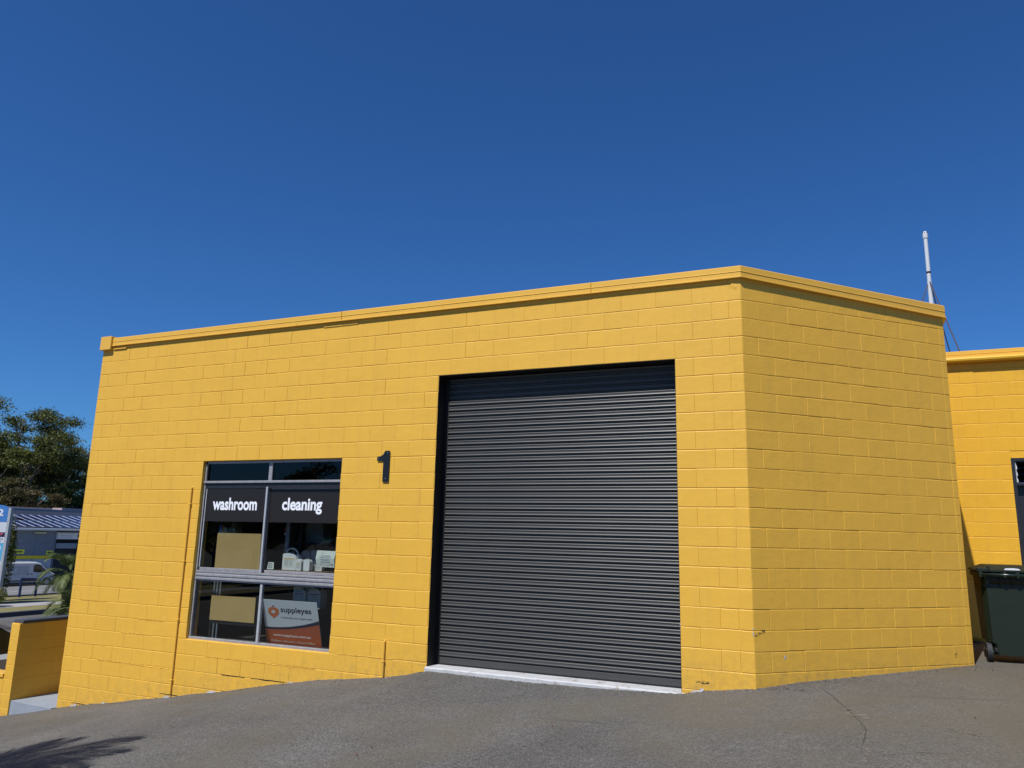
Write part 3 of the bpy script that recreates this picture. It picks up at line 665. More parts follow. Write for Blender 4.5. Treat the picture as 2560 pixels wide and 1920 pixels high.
jug(-5.315, .34, .945, .225, .222, .14, 'large white jerry can with an orange striped label on the counter', lab=True)
jug(-5.155, .34, .945, .090, .150, .07, 'white bottle with yellow label right of the large jerry can', lab=True, handle=False, name='bottle')
jug(-5.015, .33, .945, .100, .150, .07, 'plain white bottle in front of the trigger bottle', handle=False, name='bottle')
jug(-4.92, .44, .945, .15, .13, .08, 'pale bottle lying low behind the paper notice', lab=True, handle=False, name='bottle')
jug(-5.17, .50, .945, .14, .26, .10, 'grey spray bottle behind the yellow labelled bottle', body='plastic_grey', handle=False, name='bottle')
jug(-5.02, .50, .945, .13, .27, .10, 'grey trigger bottle behind the plain white bottle', body='plastic_grey', handle=False, name='bottle')
jug(-5.42, .98, 1.30, .30, .33, .2, 'bluish drum on the upper shelf at left', body='plastic_grey', lab=False, handle=False)
jug(-4.55, .98, 1.30, .24, .36, .2, 'dull drum on the upper shelf at right', body='plastic_grey', lab=False, handle=False)
jug(-5.17, .42, .46, .20, .27, .14, 'white jug with blue label below the counter, left one', lab=True, bandm='plastic_blue')
jug(-4.92, .42, .46, .20, .27, .14, 'white jug with blue label below the counter, right one', lab=True, bandm='plastic_blue')
part_ = MB().box(-5.42, -4.7, .36, .62, .44, .459); single('low_shelf', part_, M['charcoal'], 'low dark shelf under the counter holding two white jugs', 'shelf')
single('blue_crate', MB().box(-4.68, -4.40, .5, .8, .55, .83, bev=.01), M['plastic_blue'], 'blue plastic crate at the right behind the low pane', 'crate')
sb_ = empty('paper_roll', (-4.56, .45, .0), 0, 'blue and white wrapped roll low behind the right pane', 'roll')
MB().tube((0, 0, 0.02), (0, 0, .16), .07, n=16).build('wrap', M['plastic_white'], sb_); MB().tube((0, 0, .05), (0, 0, .11), .0715, n=16).build('band', mat('sky_blue_print', (.05, .3, .6)), sb_)
# squeegee / mop handles at left
t = empty('mop_bundle', (-6.50, .30, -.04), 0, 'bundle of grey mop handles with blue and orange grips at left', 'mops')
for i, (dx, m_) in enumerate(((-.055, 'plastic_blue'), (-.015, 'orange'), (.03, 'charcoal'))):
    MB().tube((dx, .02*i, 0), (dx*.7, .02*i, 1.40), .012, n=8).build('handle', M['plastic_grey'], t)
    MB().tube((dx*.72, .02*i, 1.40), (dx*.6, .02*i, 1.56), .021, .017, n=8).build('grip', M[m_], t)
t = single('banner_pole', MB().box(-5.46, -5.40, .40, .42, 1.13, 1.95), M['plastic_grey'], 'grey flat pole hanging behind the right sash at left', 'pole')
MB().box(-5.485, -5.462, .40, .42, 1.43, 1.50).build('red_tag', mat('red_tag', (.4, .01, .03)), t); MB().box(-5.485, -5.462, .40, .42, 1.405, 1.43).build('white_tag', M['plastic_white'], t)
# notice taped to the glass
n_ = MB(); nx = [(-4.685, 1.223), (-4.697, 1.12), (-4.679, 1.016)]; nr = [(-4.388, 1.22), (-4.403, 1.125), (-4.403, 1.014)]
yo = [wy+.060, wy+.050, wy+.066]
v = []
for (a, c, y) in zip(nx, nr, yo): v += [(a[0], y, a[1]), ((a[0]+c[0])/2, y+.004, (a[1]+c[1])/2), (c[0], y, c[1])]
v2 = [(x, y+.001, z) for (x, y, z) in v]
n_.add(v+v2, [(0, 1, 4, 3), (1, 2, 5, 4), (3, 4, 7, 6), (4, 5, 8, 7), (9, 12, 13, 10), (10, 13, 14, 11), (12, 15, 16, 13), (13, 16, 17, 14), (0, 9, 10, 1), (1, 10, 11, 2), (2, 11, 14, 5), (5, 14, 17, 8), (8, 17, 16, 7), (7, 16, 15, 6), (6, 15, 12, 3), (3, 12, 9, 0)])
nt_ = single('paper_notice', n_, M['paper'], 'curled pale paper notice with an arrow at the right sash', 'notice')
for i, (a, c) in enumerate(((-4.62, -4.47), (-4.64, -4.46), (-4.62, -4.48), (-4.62, -4.47), (-4.635, -4.45), (-4.60, -4.50))):
    z = 1.16-.024*i; MB().box(a, c, wy+.0485, wy+.0495, z, z+.006).build('print_line', M['label_grey'], nt_)
MB().prism([(-4.44, 1.045), (-4.42, 1.055), (-4.44, 1.065)], wy+.052, wy+.053, 'y').build('arrow', M['navy'], nt_)
MB().box(-4.60, -4.59, wy+.050, wy+.051, 1.19, 1.20).build('logo', M['logo_rust'], nt_)
st_ = single('window_sticker', MB().prism([(-5.472, .958), (-5.36, .958), (-5.364, 1.05), (-5.455, 1.05)], wy+.046, wy+.0475, 'y'), M['paper'], 'small pale sticker low at the left of the right sash', 'sticker')
for k in range(4): MB().box(-5.455, -5.38-.01*(k % 2), wy+.0448, wy+.0458, .975+.018*k, .981+.018*k).build('print_line', M['navy'], st_)

# suppleyes board leaning on the glass
bo = Vector((-5.5, .26, -.012)); bu = Vector((1, 0, 0)); bv = Vector((-0.003, -0.285, 0.959)).normalized(); bn = bu.cross(bv).normalized()   # towards the camera: -y
if bn.y > 0: bn = -bn
BM = Matrix(((bu.x, -bn.x, bv.x, bo.x), (bu.y, -bn.y, bv.y, bo.y), (bu.z, -bn.z, bv.z, bo.z), (0, 0, 0, 1)))   # local (x, y away, z up)
def bpart(name, pts, a, c, m, par):
    mb = MB().prism(pts, a, c, 'y'); mb.v = [tuple(BM @ Vector(p)) for p in mb.v]; return mb.build(name, m, par)
bb = bpart('suppleyes_board', [(0, 0), (.885, 0), (.885, .612), (0, .612)], 0.0, .006, M['sign_white'], None)
tag(bb, 'white and rust red board reading suppleyes leaning behind the low right pane', 'sign')
def curve_pts(P, n=14):   # quadratic through three points
    (x0_, z0_), (x1_, z1_), (x2_, z2_) = P; o = []
    for i in range(n+1):
        x = x0_+(x2_-x0_)*i/n
        l0 = (x-x1_)*(x-x2_)/((x0_-x1_)*(x0_-x2_)); l1 = (x-x0_)*(x-x2_)/((x1_-x0_)*(x1_-x2_)); l2 = (x-x0_)*(x-x1_)/((x2_-x0_)*(x2_-x1_))
        o.append((x, z0_*l0+z1_*l1+z2_*l2))
    return o
up = curve_pts([(0.0, .243), (.421, .266), (.885, .370)]); lo = curve_pts([(0.0, .213), (.417, .234), (.885, .321)])
bpart('black_swoosh', lo+up[::-1], -.002, -.0005, M['navy'], bb); bpart('rust_field', [(0, 0.0), (.885, 0.0)]+lo[::-1], -.002, -.0004, M['sign_red'], bb)
outer = [(.117, .510), (.210, .513), (.259, .485), (.256, .430), (.168, .365), (.083, .426), (.086, .480)]
bpart('logo', outer, -.002, -.0005, M['logo_rust'], bb)
bpart('logo_diamond', [(.170, .480), (.210, .452), (.166, .423), (.125, .450)], -.0035, -.002, M['sign_white'], bb)
bpart('logo_peak', [(.148, .520), (.195, .522), (.173, .538)], -.002, -.0005, M['navy'], bb)
letters('suppleyes', .289, .782, .432, .527, -.0015, M['navy'], bb, bold=.018, mtx=BM)
letters('Looking after your supply needs', .289, .782, .366, .396, -.0015, M['navy'], bb, bold=.002, mtx=BM)
letters('www.suppleyes.com.au', .122, .728, .118, .160, -.0032, M['white_vinyl'], bb, bold=.010, mtx=BM)
letters('Childcare | Education | General Office', .075, .782, .043, .078, -.0032, M['paper'], bb, bold=.0, mtx=BM)

# ================================================================ low wing behind
wg = empty('low_yellow_wing', (3, 4.5, 0), 0, 'lower yellow block wing with gutter and dark louvred door behind the bin', 'building')
def wpart(name, mb, m, **k):
    o = mb.build(name, m, wg, **k); o.location = (-3, -4.5, 0); return o
WD = (3.790, 4.72, 0.2, 2.70)
b = MB(); yw = 4.5
b.box(2.83, WD[0], yw+.006, yw+.19, -.3, 4.12).box(WD[0], WD[1], yw+.006, yw+.19, WD[3], 4.12).box(WD[1], 9.2, yw+.006, yw+.19, -.3, 4.12)
ww = wpart('wing_wall', b, M['yellow_wing'])
b = MB().box(9.0, 9.19, yw+.2, 13.9, -.3, 4.12).box(2.83, 9.19, 13.9, 14.09, -.3, 4.12); wpart('wing_side_wall', b, M['yellow_wing'])
W = Blocks()
wa = [2.83] + [3.061+.4*i for i in range(-0, 16)]; wb = [2.83] + [3.261+.4*i for i in range(0, 16)]
wa[1] = 3.061
for k in range(0, 21):
    zt_ = 4.2-.2*k; h = .2
    if k == 0: zt_ = 4.12; h = .12
    W.row(zt_, h, sorted(wb if k % 2 else [2.83]+[3.061+.4*i for i in range(16)]), Vector((0, yw, 0)), 0.0, [(WD[0], WD[1], -1, 2.72)], lambda x, y: gz(x, 4.5), m='yellow_wing')
W.L = [(a, Vector((l.x, l.y, l.z)), r) for (a, l, r) in W.L]
W.build(ww, 300)
wpart('roof', MB().box(2.85, 9.2, 4.45, 14.1, 4.13, 4.16), M['roof'])
b = capping('roof_capping', Vector((2.9, 4.5, 0)), Vector((9.2, 4.5, 0)), F_, F_, 4.283, 4.283, 4.175, 4.175, wg, M['yellow_metal']); b.location = (-3, -4.5, 0)
# quad gutter
gp = [(4.49, 4.168), (4.40, 4.168), (4.392, 4.150), (4.398, 4.125), (4.42, 4.105), (4.49, 4.105)]
def gut(xa_, xb2, s=0):
    mb = MB(); v = [(x, y-s, z-s*.5) for x in (xa_, xb2) for (y, z) in gp]; n = len(gp)
    mb.add(v, [(i, (i+1) % n, n+(i+1) % n, n+i) for i in range(n)] + [tuple(range(n)), tuple(range(2*n-1, n-1, -1))]); return mb
M['yellow_bright'] = mat('fresh_yellow_metal', (0.84, 0.47, 0.03), rough=0.3)
wpart('gutter', gut(2.9, 3.42), M['yellow_bright']); wpart('gutter', gut(3.42, 9.2, .006), M['yellow_bright'])
# door with louvre above
dr = wpart('door', MB().box(WD[0]+.045, WD[1]-.045, yw+.10, yw+.14, .16, 2.315), M['alu_dark'], label='dark flush door')
b = MB().box(WD[0], WD[0]+.045, yw+.01, yw+.14, .1, 2.70).box(WD[1]-.045, WD[1], yw+.01, yw+.14, .1, 2.70).box(WD[0]+.045, WD[1]-.045, yw+.01, yw+.14, 2.655, 2.70).box(WD[0]+.045, WD[1]-.045, yw+.01, yw+.14, 2.315, 2.345)
wpart('door_frame', b, M['alu_dark'])
lv = wpart('louvre_window', MB().box(WD[0]+.05, WD[0]+.062, yw+.03, yw+.06, 2.345, 2.65).box(WD[0]+.05, WD[1]-.05, yw+.03, yw+.06, 2.345, 2.358).box(WD[0]+.05, WD[1]-.05, yw+.12, yw+.13, 2.345, 2.65), M['alu_bright'])
for z in (2.40, 2.49, 2.58):
    mb = MB().add([(WD[0]+.065, yw+.015, z-.03), (WD[1]-.06, yw+.015, z-.03), (WD[1]-.06, yw+.075, z+.055), (WD[0]+.065, yw+.075, z+.055), (WD[0]+.065, yw+.020, z-.034), (WD[1]-.06, yw+.020, z-.034), (WD[1]-.06, yw+.080, z+.051), (WD[0]+.065, yw+.080, z+.051)],
                 [(0, 1, 2, 3), (7, 6, 5, 4), (0, 4, 5, 1), (1, 5, 6, 2), (2, 6, 7, 3), (3, 7, 4, 0)])
    mb.build('louvre_blade', M['glass_dark'], lv)
    MB().prism([(yw+.012, z-.035), (yw+.022, z-.045), (yw+.08, z+.05), (yw+.07, z+.06)], WD[0]+.062, WD[0]+.068, 'x').build('blade_clip', M['alu_bright'], lv)
MB().box(WD[0]+.062, WD[1]-.05, yw+.112, yw+.119, 2.35, 2.65).build('louvre_backing', M['charcoal'], lv)
# yellow meter cabinet in the corner
cab = empty('meter_cabinet', (2.84, 4.2, .25), 0, 'shaded yellow metal cabinet on the wall in the corner behind the bin', 'cabinet')
def cpart(name, mb, m): o = mb.build(name, m, cab); o.location = (-2.84, -4.2, -.25); return o
cpart('case', MB().box(2.84, 3.215, 4.215, 4.497, .25, 1.0, bev=.006), M['yellow_metal']); cpart('door', MB().box(2.86, 3.205, 4.200, 4.2145, .262, .99, bev=.003), M['yellow_metal'])
cpart('lock', MB().tube((3.184, 4.2, .854), (3.184, 4.19, .854), .012, n=12), M['black'])

# ================================================================ wheelie bin
bn_ = empty('wheelie_bin', (3.278, 2.60, .196), math.radians(1.5), 'dark green two-wheeled bin seen from its handle side beside the yellow corner', 'bin')
mb = MB(); sec = [(0.075, .222, .20), (.185, .232, .212), (.21, .272, .225), (.90, .284, .29), (.985, .286, .30)]
v = []
for (z, hx, hy) in sec:
    c_ = .045
    v += [(-hx+c_, -.27, z), (hx-c_, -.27, z), (hx, -.27+c_, z), (hx, -.27+2*hy-c_, z), (hx-c_, -.27+2*hy, z), (-hx+c_, -.27+2*hy, z), (-hx, -.27+2*hy-c_, z), (-hx, -.27+c_, z)]
fs = [tuple(range(7, -1, -1)), tuple(range(32, 40))]
for r in range(4): fs += [(r*8+k, r*8+(k+1) % 8, (r+1)*8+(k+1) % 8, (r+1)*8+k) for k in range(8)]
mb.add(v, fs); body = mb.build('body', M['bin_green'], bn_)
MB().box(-.305, .305, -.305, .345, .925, .985, bev=.012).build('rim', M['bin_green'], bn_)
for x in (-.25, -.10, .02, .17, .25): MB().prism([(-.27, .93), (-.335, .93), (-.305, .885), (-.27, .80)], x-.008, x+.008, 'x').build('rim_web', M['bin_green'], bn_)
MB().prism([(-.27, .90), (-.31, .90), (-.285, .865), (-.27, .85)], -.22, .22, 'x').build('handle_shroud', M['bin_green'], bn_)
MB().tube((-.30, -.352, .957), (.30, -.352, .957), .0155, n=14).build('handle', mat('glossy_green_plastic', (.012, .02, .014), rough=.22), bn_, smooth=True)
for x in (-.30, -.065, .065, .30): MB().box(x-.016, x+.016, -.365, -.29, .925, .985, bev=.006).build('handle_bracket', M['bin_green'], bn_)
# lid: low dome with raised centre, hinge lugs
lid = MB(); lv_ = []
for (z, x, ya, yb_) in ((.990, .315, -.315, .365), (1.010, .315, -.315, .365), (1.022, .285, -.285, .33), (1.062, .205, -.20, .25), (1.066, .19, -.18, .23)):
    lv_ += [(-x, ya, z), (x, ya, z), (x, yb_, z), (-x, yb_, z)]
fs = [(3, 2, 1, 0), (16, 17, 18, 19)]
for r in range(4): fs += [(r*4+k, r*4+(k+1) % 4, (r+1)*4+(k+1) % 4, (r+1)*4+k) for k in range(4)]
lid.add(lv_, fs); lid = lid.build('lid', M['bin_green'], bn_)
for x in (-.215, .215): MB().box(x-.011, x+.011, -.345, -.295, .99, 1.055, bev=.004).build('hinge_lug', M['bin_green'], lid)
MB().box(-.33, -.20, -.335, -.29, .985, 1.03, bev=.006).build('lid_corner', M['bin_green'], lid)
MB().prism([(-.06, 1.013), (.10, 1.013), (.085, 1.030), (.03, 1.036), (-.045, 1.032)], -.322, -.316, 'y').build('sticker', M['plastic_white'], lid)
for s_ in (-1, 1):
    wh = MB(); x_ = s_*.242
    wh.tube((x_-s_*.0, -.205, .10), (x_+s_*.048, -.205, .10), .100, n=24).build('wheel', M['tyre'], bn_, smooth=False)
    MB().tube((x_+s_*.049, -.205, .10), (x_+s_*.053, -.205, .10), .055, n=16).build('hub', M['bin_green'], bn_)
MB().tube((-.25, -.205, .10), (.25, -.205, .10), .011, n=10).build('axle', M['screw'], bn_)
MB().box(-.215, .215, -.266, -.16, .10, .15, bev=.01).build('axle_housing', M['black_rubber'], bn_)

# ================================================================ vent mast on the wing roof
ms = empty('vent_mast', (3.15, 6.0, 4.16), 0, 'slender white plastic vent pipe with dark band, guyed on the wing roof', 'pipe')
MB().tube((0, 0, 0), (0, 0, 1.72), .034, n=20).tube((0, 0, 1.72), (0, 0, 2.50), .031, n=20).build('pipe', M['pvc'], ms)
MB().tube((0, 0, 1.86), (0, 0, 1.895), .034, n=16).build('band', M['maroon'], ms)
cp_ = MB().tube((0, 0, 2.50), (0, 0, 2.58), .041, n=16).tube((0, 0, 2.58), (0, 0, 2.62), .041, .026, n=16).build('cap', M['pvc'], ms)
for a in range(6): 
    t = a*math.pi/3+.3; MB().box(.035*math.cos(t)-.007, .035*math.cos(t)+.007, .035*math.sin(t)-.007, .035*math.sin(t)+.007, 2.585, 2.605).build('vent_slot', M['black'], cp_)
for (dx, dy, dz) in ((0.16, -1.38, .16), (-.62, -.25, .02), (.5, 1.4, .02)):
    MB().tube((0, 0, 1.74), (dx, dy, dz), .009, n=6).build('guy_wire', M['wire'], ms)

# ================================================================ low yellow wall, slab
lw = empty('low_boundary_wall', (-9.92, -.1, -1.2), 0, 'low yellow block wall with dark coping left of the warehouse', 'wall')
def lpart(name, mb, m): o = mb.build(name, m, lw); o.location = (9.92, .1, 1.2); return o
b = MB().box(-10.105, -9.921, -.094, 5.6, -2.2, -.005).box(-14.5, -10.105, -.094, .09, -2.6, -.79)
core = lpart('wall_core', b, M['yellow'])
lpart('coping', MB().box(-10.115, -9.905, -.06, 5.62, -.005, .042, bev=.005), M['coping'])
lpart('ledge_capping', MB().box(-14.5, -10.12, -.115, .1, -.79, -.735, bev=.004), M['yellow_metal'])
LB = Blocks(); org = Vector((0, -.1, 0))
for k in range(0, 8):
    zt_ = -.005-.2*k
    LB.row(zt_, .2, [-10.105, -9.912], org, 0.0, [])
    if zt_ < -.78: LB.row(zt_, .2, [-14.5+.4*i+(.2 if k % 2 else 0) for i in range(-0, 11)]+[-10.105], org, 0.0, [])
for k in range(0, 8):
    zt_ = -.005-.2*k; jj = sorted([-.1]+[-.1+.4*i+(.2 if k % 2 else .4) for i in range(0, 14)])
    if True:
        for a, c_ in zip(jj, jj[1:]):
            if zt_ < -1.25: continue
            LB.L.append((block_mesh(c_-a, .2, random.choice((0, 1)), M['yellow']), Vector((-9.915, (a+c_)/2, zt_-.1)), (0, 0, math.pi/2)))
LB.build(core, 300)
sb = MB(); sb.add([(-9.915, -.075, -1.098), (-9.60, -.10, -1.105), (-9.03, -.075, -1.118), (-9.03, 6, -1.1), (-9.915, 6, -1.08), (-9.915, -.085, -1.5), (-9.60, -.115, -1.5), (-9.03, -.09, -1.5), (-9.03, 6, -1.5), (-9.915, 6, -1.5)],
                 [(0, 1, 2, 3, 4), (0, 5, 6, 1), (1, 6, 7, 2), (2, 7, 8, 3), (3, 8, 9, 4), (4, 9, 5, 0), (9, 8, 7, 6, 5)])
struct(sb.build('concrete_slab', M['slab']))

# ================================================================ white car beyond the low wall
car = empty('parked_car', (-13.0, -0.95, gz(-12.7, -0.5)), math.radians(90), 'white parked car whose roof end shows over the low yellow wall', 'car')
def loft(name, secs, m, parent, smooth=True):
    """secs: list of (x, [(y,z)...]) rings, mirrored outlines already closed"""
    mb = MB(); v = []; n = len(secs[0][1])
    for (x, ring) in secs: v += [(x, y, z) for (y, z) in ring]
    f = [(r*n+k, r*n+(k+1) % n, (r+1)*n+(k+1) % n, (r+1)*n+k) for r in range(len(secs)-1) for k in range(n)]
    f += [tuple(range(n-1, -1, -1)), tuple(range((len(secs)-1)*n, len(secs)*n))]
    mb.add(v, f); o = mb.build(name, m, parent, smooth=False); return o
def ring(hw, zb, zt, c=.1): return [(-hw, zb+c), (-hw+c, zb), (hw-c, zb), (hw, zb+c), (hw, zt-c), (hw-c, zt), (-hw+c, zt), (-hw, zt-c)]
def vehicle(t, Ln, hw, prof_low, prof_top, paint, wheels, wr=.32, side_win=None):
    """prof_low: (x, belt height); prof_top: (x, roof height) along the length, x from tail 0 to nose Ln (local +x)"""
    loft('body', [(x, ring(w_, .22, z, .07)) for (x, w_, z) in prof_low], paint, t)
    loft('cabin', [(x, [(-w0, zb), (w0, zb), (w1, z), (-w1, z)]) for (x, w0, w1, zb, z) in prof_top], M['glass_car'], t)
    for (x) in wheels:
        for s_ in (-1, 1):
            wv = MB().tube((x, s_*(hw-.19), wr), (x, s_*(hw+.005), wr), wr, n=20).build('wheel', M['tyre'], t)
            MB().tube((x, s_*(hw+.006), wr), (x, s_*(hw+.012), wr), wr*.6, n=14).build('rim', M['alu'], wv)
vehicle(car, 4.2, .88, [(-2.1, .70, .78), (-1.95, .84, .92), (-.6, .88, .93), (.9, .88, .92), (1.9, .82, .72), (2.1, .68, .62)],
        [(-1.95, .72, .60, .90, 1.20), (-1.6, .76, .62, .92, 1.39), (0, .78, .64, .92, 1.43), (.55, .77, .62, .92, 1.35), (1.15, .74, .70, .92, .96)], M['van_white'], (-1.3, 1.3))
rf = MB().add([(-2.02, -.60, 1.30), (-2.02, .60, 1.30), (-1.6, .66, 1.43), (-1.6, -.66, 1.43), (0, .68, 1.475), (0, -.68, 1.475), (.55, .64, 1.40), (.55, -.64, 1.40),
               (-2.02, -.60, 1.26), (-2.02, .60, 1.26), (-1.6, .68, 1.37), (-1.6, -.68, 1.37), (0, .70, 1.41), (0, -.70, 1.41), (.55, .66, 1.35), (.55, -.66, 1.35)],
              [(0, 1, 2, 3), (3, 2, 4, 5), (5, 4, 6, 7), (8, 11, 10, 9), (11, 13, 12, 10), (13, 15, 14, 12), (0, 8, 9, 1), (1, 9, 10, 2), (2, 10, 12, 4), (4, 12, 14, 6), (0, 3, 11, 8), (3, 5, 13, 11), (5, 7, 15, 13), (6, 14, 15, 7)])
rf.build('roof', M['van_white'], car)
MB().box(-2.13, -2.09, -.75, -.5, .68, .80).box(-2.13, -2.09, .5, .75, .68, .80).build('tail_lamp', mat('tail_lamp_red', (.3, .01, .01), rough=.2), car)
car.rotation_euler = (0, 0, math.radians(-90)); car.location = (-12.65, -0.64, gz(-12.7, -0.5)+.16)

# ================================================================ building across the street
ob = empty('grey_factory_unit', (-63, 38, -3.5), 0, 'grey tilt-up factory with solar panels, yellow stripe and roller doors across the street', 'building')
def op(name, mb, m, par=None, label=None, sub=False):
    o = mb.build(name, m, par or ob, label=label)
    if not par: o.location = (63, -38, 3.5)
    return o
M['grey_blue'] = mat('slate_blue_wall', (0.16, 0.19, 0.23), rough=.7, noise=.06, nscale=.9)
M['grey_dark'] = mat('dark_slate_wall', (0.035, 0.04, 0.05), rough=.7, noise=.1, nscale=.9)
M['grey_pale'] = mat('pale_grey_wall', (0.50, 0.52, 0.54), rough=.7, noise=.06, nscale=.9)
M['stripe'] = mat('yellow_stripe', (0.92, 0.64, 0.015), rough=.5)
M['sign_yellow'] = mat('lime_yellow_sign', (0.72, 0.76, 0.04), rough=.5)
M['shutter'] = mat('pale_shutter', (0.36, 0.39, 0.42), rough=.5)
M['solar'] = mat('solar_cells', (0.012, 0.017, 0.075), rough=.25, spec=.5)
M['frame_white'] = mat('pale_panel_frame', (0.62, 0.66, 0.70), rough=.4)
X0 = -63.0
# precast panels: each 1 thing the eye can pick apart
for (a, c) in ((35.28, 36.85), (36.88, 38.60)):
    op('lower_panel', MB().box(X0-.15, X0, a, c, -3.55, -1.42), M['grey_pale'])
for (a, c) in ((35.28, 36.95), (36.97, 38.64)):
    op('upper_panel', MB().box(X0-.15, X0+.002, a, c, -1.12, -.06), M['grey_blue']); op('upper_panel', MB().box(X0-.15, X0-.001, a, c, -.05, 1.02), M['grey_blue'])
op('stripe', MB().box(X0-.1, X0+.03, 35.28, 38.66, -1.40, -1.13), M['stripe'])
op('stripe', MB().box(X0-.9, X0-.85, 38.7, 38.98, -1.46, -1.2), M['stripe'])
for (a, c, z0_, z1_) in ((35.2, 36.1, -.96, -.60), (38.03, 38.64, -1.04, -.70)):
    s_ = op('sign', MB().box(X0+.02, X0+.06, a, c, z0_, z1_), M['sign_yellow'])
    for i in range(6):
        y = a+.12+i*(c-a-.24)/6; MB().box(X0+.061, X0+.066, y, y+(c-a)*.09, z0_+.10, z1_-.10).build('letter', M['navy'], s_)
for (a, c) in ((33.1, 35.25), (38.95, 41.05), (43.5, 46)):
    rdx = op('recess', MB().box(X0-1.0, X0-.9, a, c, -3.55, 1.02), M['grey_dark'])
    mb = MB(); z = -.06
    for i in range(7): mb.add([(X0-.35, a+.05, z), (X0-.35, c-.1, z), (X0-.32, c-.1, z-.06), (X0-.32, a+.05, z-.06), (X0-.35, c-.1, z-.066), (X0-.35, a+.05, z-.066)], [(0, 1, 2, 3), (3, 2, 4, 5)]); z -= .066
    op('shutter', mb, M['shutter'])
op('wall', MB().box(X0-1.1, X0-.92, 10, 60, -3.6, 1.0), M['grey_dark']); op('door_surround', MB().box(X0-.95, X0+.002, 38.66, 38.78, -3.55, 1.02), M['grey_blue'])
op('wall', MB().box(X0-.4, X0, 10, 33.0, -3.6, 1.0), M['grey_blue']); op('wall', MB().box(X0-.4, X0, 41.3, 43.4, -3.6, 1.0), M['grey_blue'])
s_ = op('sign', MB().box(X0-.12, X0-.04, 38.98, 42.2, .30, .88), M['plastic_white']); 
op('sign_box', MB().box(X0-.17, X0+.01, 38.80, 38.96, .28, .9), M['grey_pale'])
def yz_letters(txt, ya, yb2, za, zb, X, m, par, bold=0, undo=None):
    T = Matrix(((0, -1, 0, X), (1, 0, 0, 0), (0, 0, 1, 0), (0, 0, 0, 1)))   # local x->world y, local y->-x
    o = letters(txt, ya, yb2, za, zb, 0, m, par, bold=bold, depth=0, mtx=T)
    if undo: o.location = undo
    return o
yz_letters('Surface Grinding', 39.30, 40.45, .74, .84, X0-.032, M['label_grey'], s_, .01)
yz_letters('Buckles & Cranks', 39.30, 40.30, .54, .66, X0-.032, M['label_grey'], s_, .01)
yz_letters('CNC machining', 39.35, 40.20, .36, .48, X0-.032, M['label_grey'], s_, .01)
for z in (.42, .60, .79): MB().box(X0-.035, X0-.028, 39.18, 39.24, z-.03, z+.03).build('bullet', M['navy'], s_)
MB().tube((X0-.033, 41.02, .60), (X0-.029, 41.02, .60), .25, n=20).build('emblem', M['navy'], s_)
op('wall_light', MB().box(X0+.02, X0+.22, 36.75, 37.75, .76, .90).add([(X0+.02, 36.75, .76), (X0+.02, 37.75, .76), (X0+.22, 37.7, .80), (X0+.22, 36.8, .80)], [(0, 1, 2, 3)]), mat('cream_metal', (.55, .50, .32)))
op('fascia', MB().box(X0-.05, X0+.62, 10, 60, 1.02, 1.14), M['grey_pale']); op('gutter', MB().box(X0+.62, X0+.72, 10, 60, 1.10, 1.23, bev=.01), M['frame_white'])
# main roof and solar array
sl = (2.15-1.27)/7.6
def rz_(x): return 1.27+(X0+.6-x)*sl
rp = MB().add([(X0+.62, 10, rz_(X0+.62)-.06), (X0+.62, 60, rz_(X0+.62)-.06), (X0-14, 60, rz_(X0-14)-.06), (X0-14, 10, rz_(X0-14)-.06)], [(0, 1, 2, 3)]); op('roof', rp, mat('slate_roof_sheet', (.025, .03, .05), rough=.5))
for r_, (xa_, xb2) in enumerate(((X0+.35, X0-3.3), (X0-3.6, X0-7.0))):
    for i in range(30):
        y = 31.0+i*.80; z0_ = 1.33+r_*.56; z1_ = z0_+.52
        if r_ == 1 and y < 37.0: continue
        v = [(xa_, y+.01, z0_), (xa_, y+.79, z0_), (xb2, y+.79, z1_), (xb2, y+.01, z1_)]
        po = op('solar_panel', MB().add(v+[(a, b_, c-.03) for a, b_, c in v], [(0, 1, 2, 3), (0, 4, 5, 1), (1, 5, 6, 2), (2, 6, 7, 3), (3, 7, 4, 0)]), M['solar'])
        fm = MB()
        for (p, q) in ((0, 1), (1, 2), (2, 3), (3, 0)): fm.tube((v[p][0], v[p][1], v[p][2]+.008), (v[q][0], v[q][1], v[q][2]+.008), .017, n=4)
        fm.build('frame', M['frame_white'], po)
ob.rotation_euler = (0, 0, math.radians(-14)); ob.scale = (1, .90, 1)
# higher factory behind
hb = empty('rear_factory_roof', (-78, 48, -3.6), 0, 'long low factory roof edge behind the solar panels, below the trees', 'building')
def hp(name, mb, m): o = mb.build(name, m, hb); o.location = (78, -48, 3.6); return o
hp('gutter_band', MB().box(-78.3, -78, 20, 80, 2.70, 3.17), mat('ribbed_zinc', (.28, .29, .31), rough=.5, noise=.12, nscale=1.5)); hp('wall', MB().box(-79.4, -79.2, 20, 80, -3.8, 2.75), M['grey_dark'])
hp('roof', MB().add([(-78, 20, 3.17), (-78, 80, 3.17), (-86, 80, 3.52), (-86, 20, 3.52)], [(0, 1, 2, 3)]), mat('dark_roof', (.05, .05, .07), rough=.6)); hp('parapet', MB().box(-80, -78.4, 50.2, 80, 3.17, 3.42), mat('pink_render', (.45, .33, .32)))
for i in range(9): hp('bracket', MB().box(-78.1, -77.9, 43+i*1.15, 43.12+i*1.15, 2.56, 2.70), M['grey_pale'])

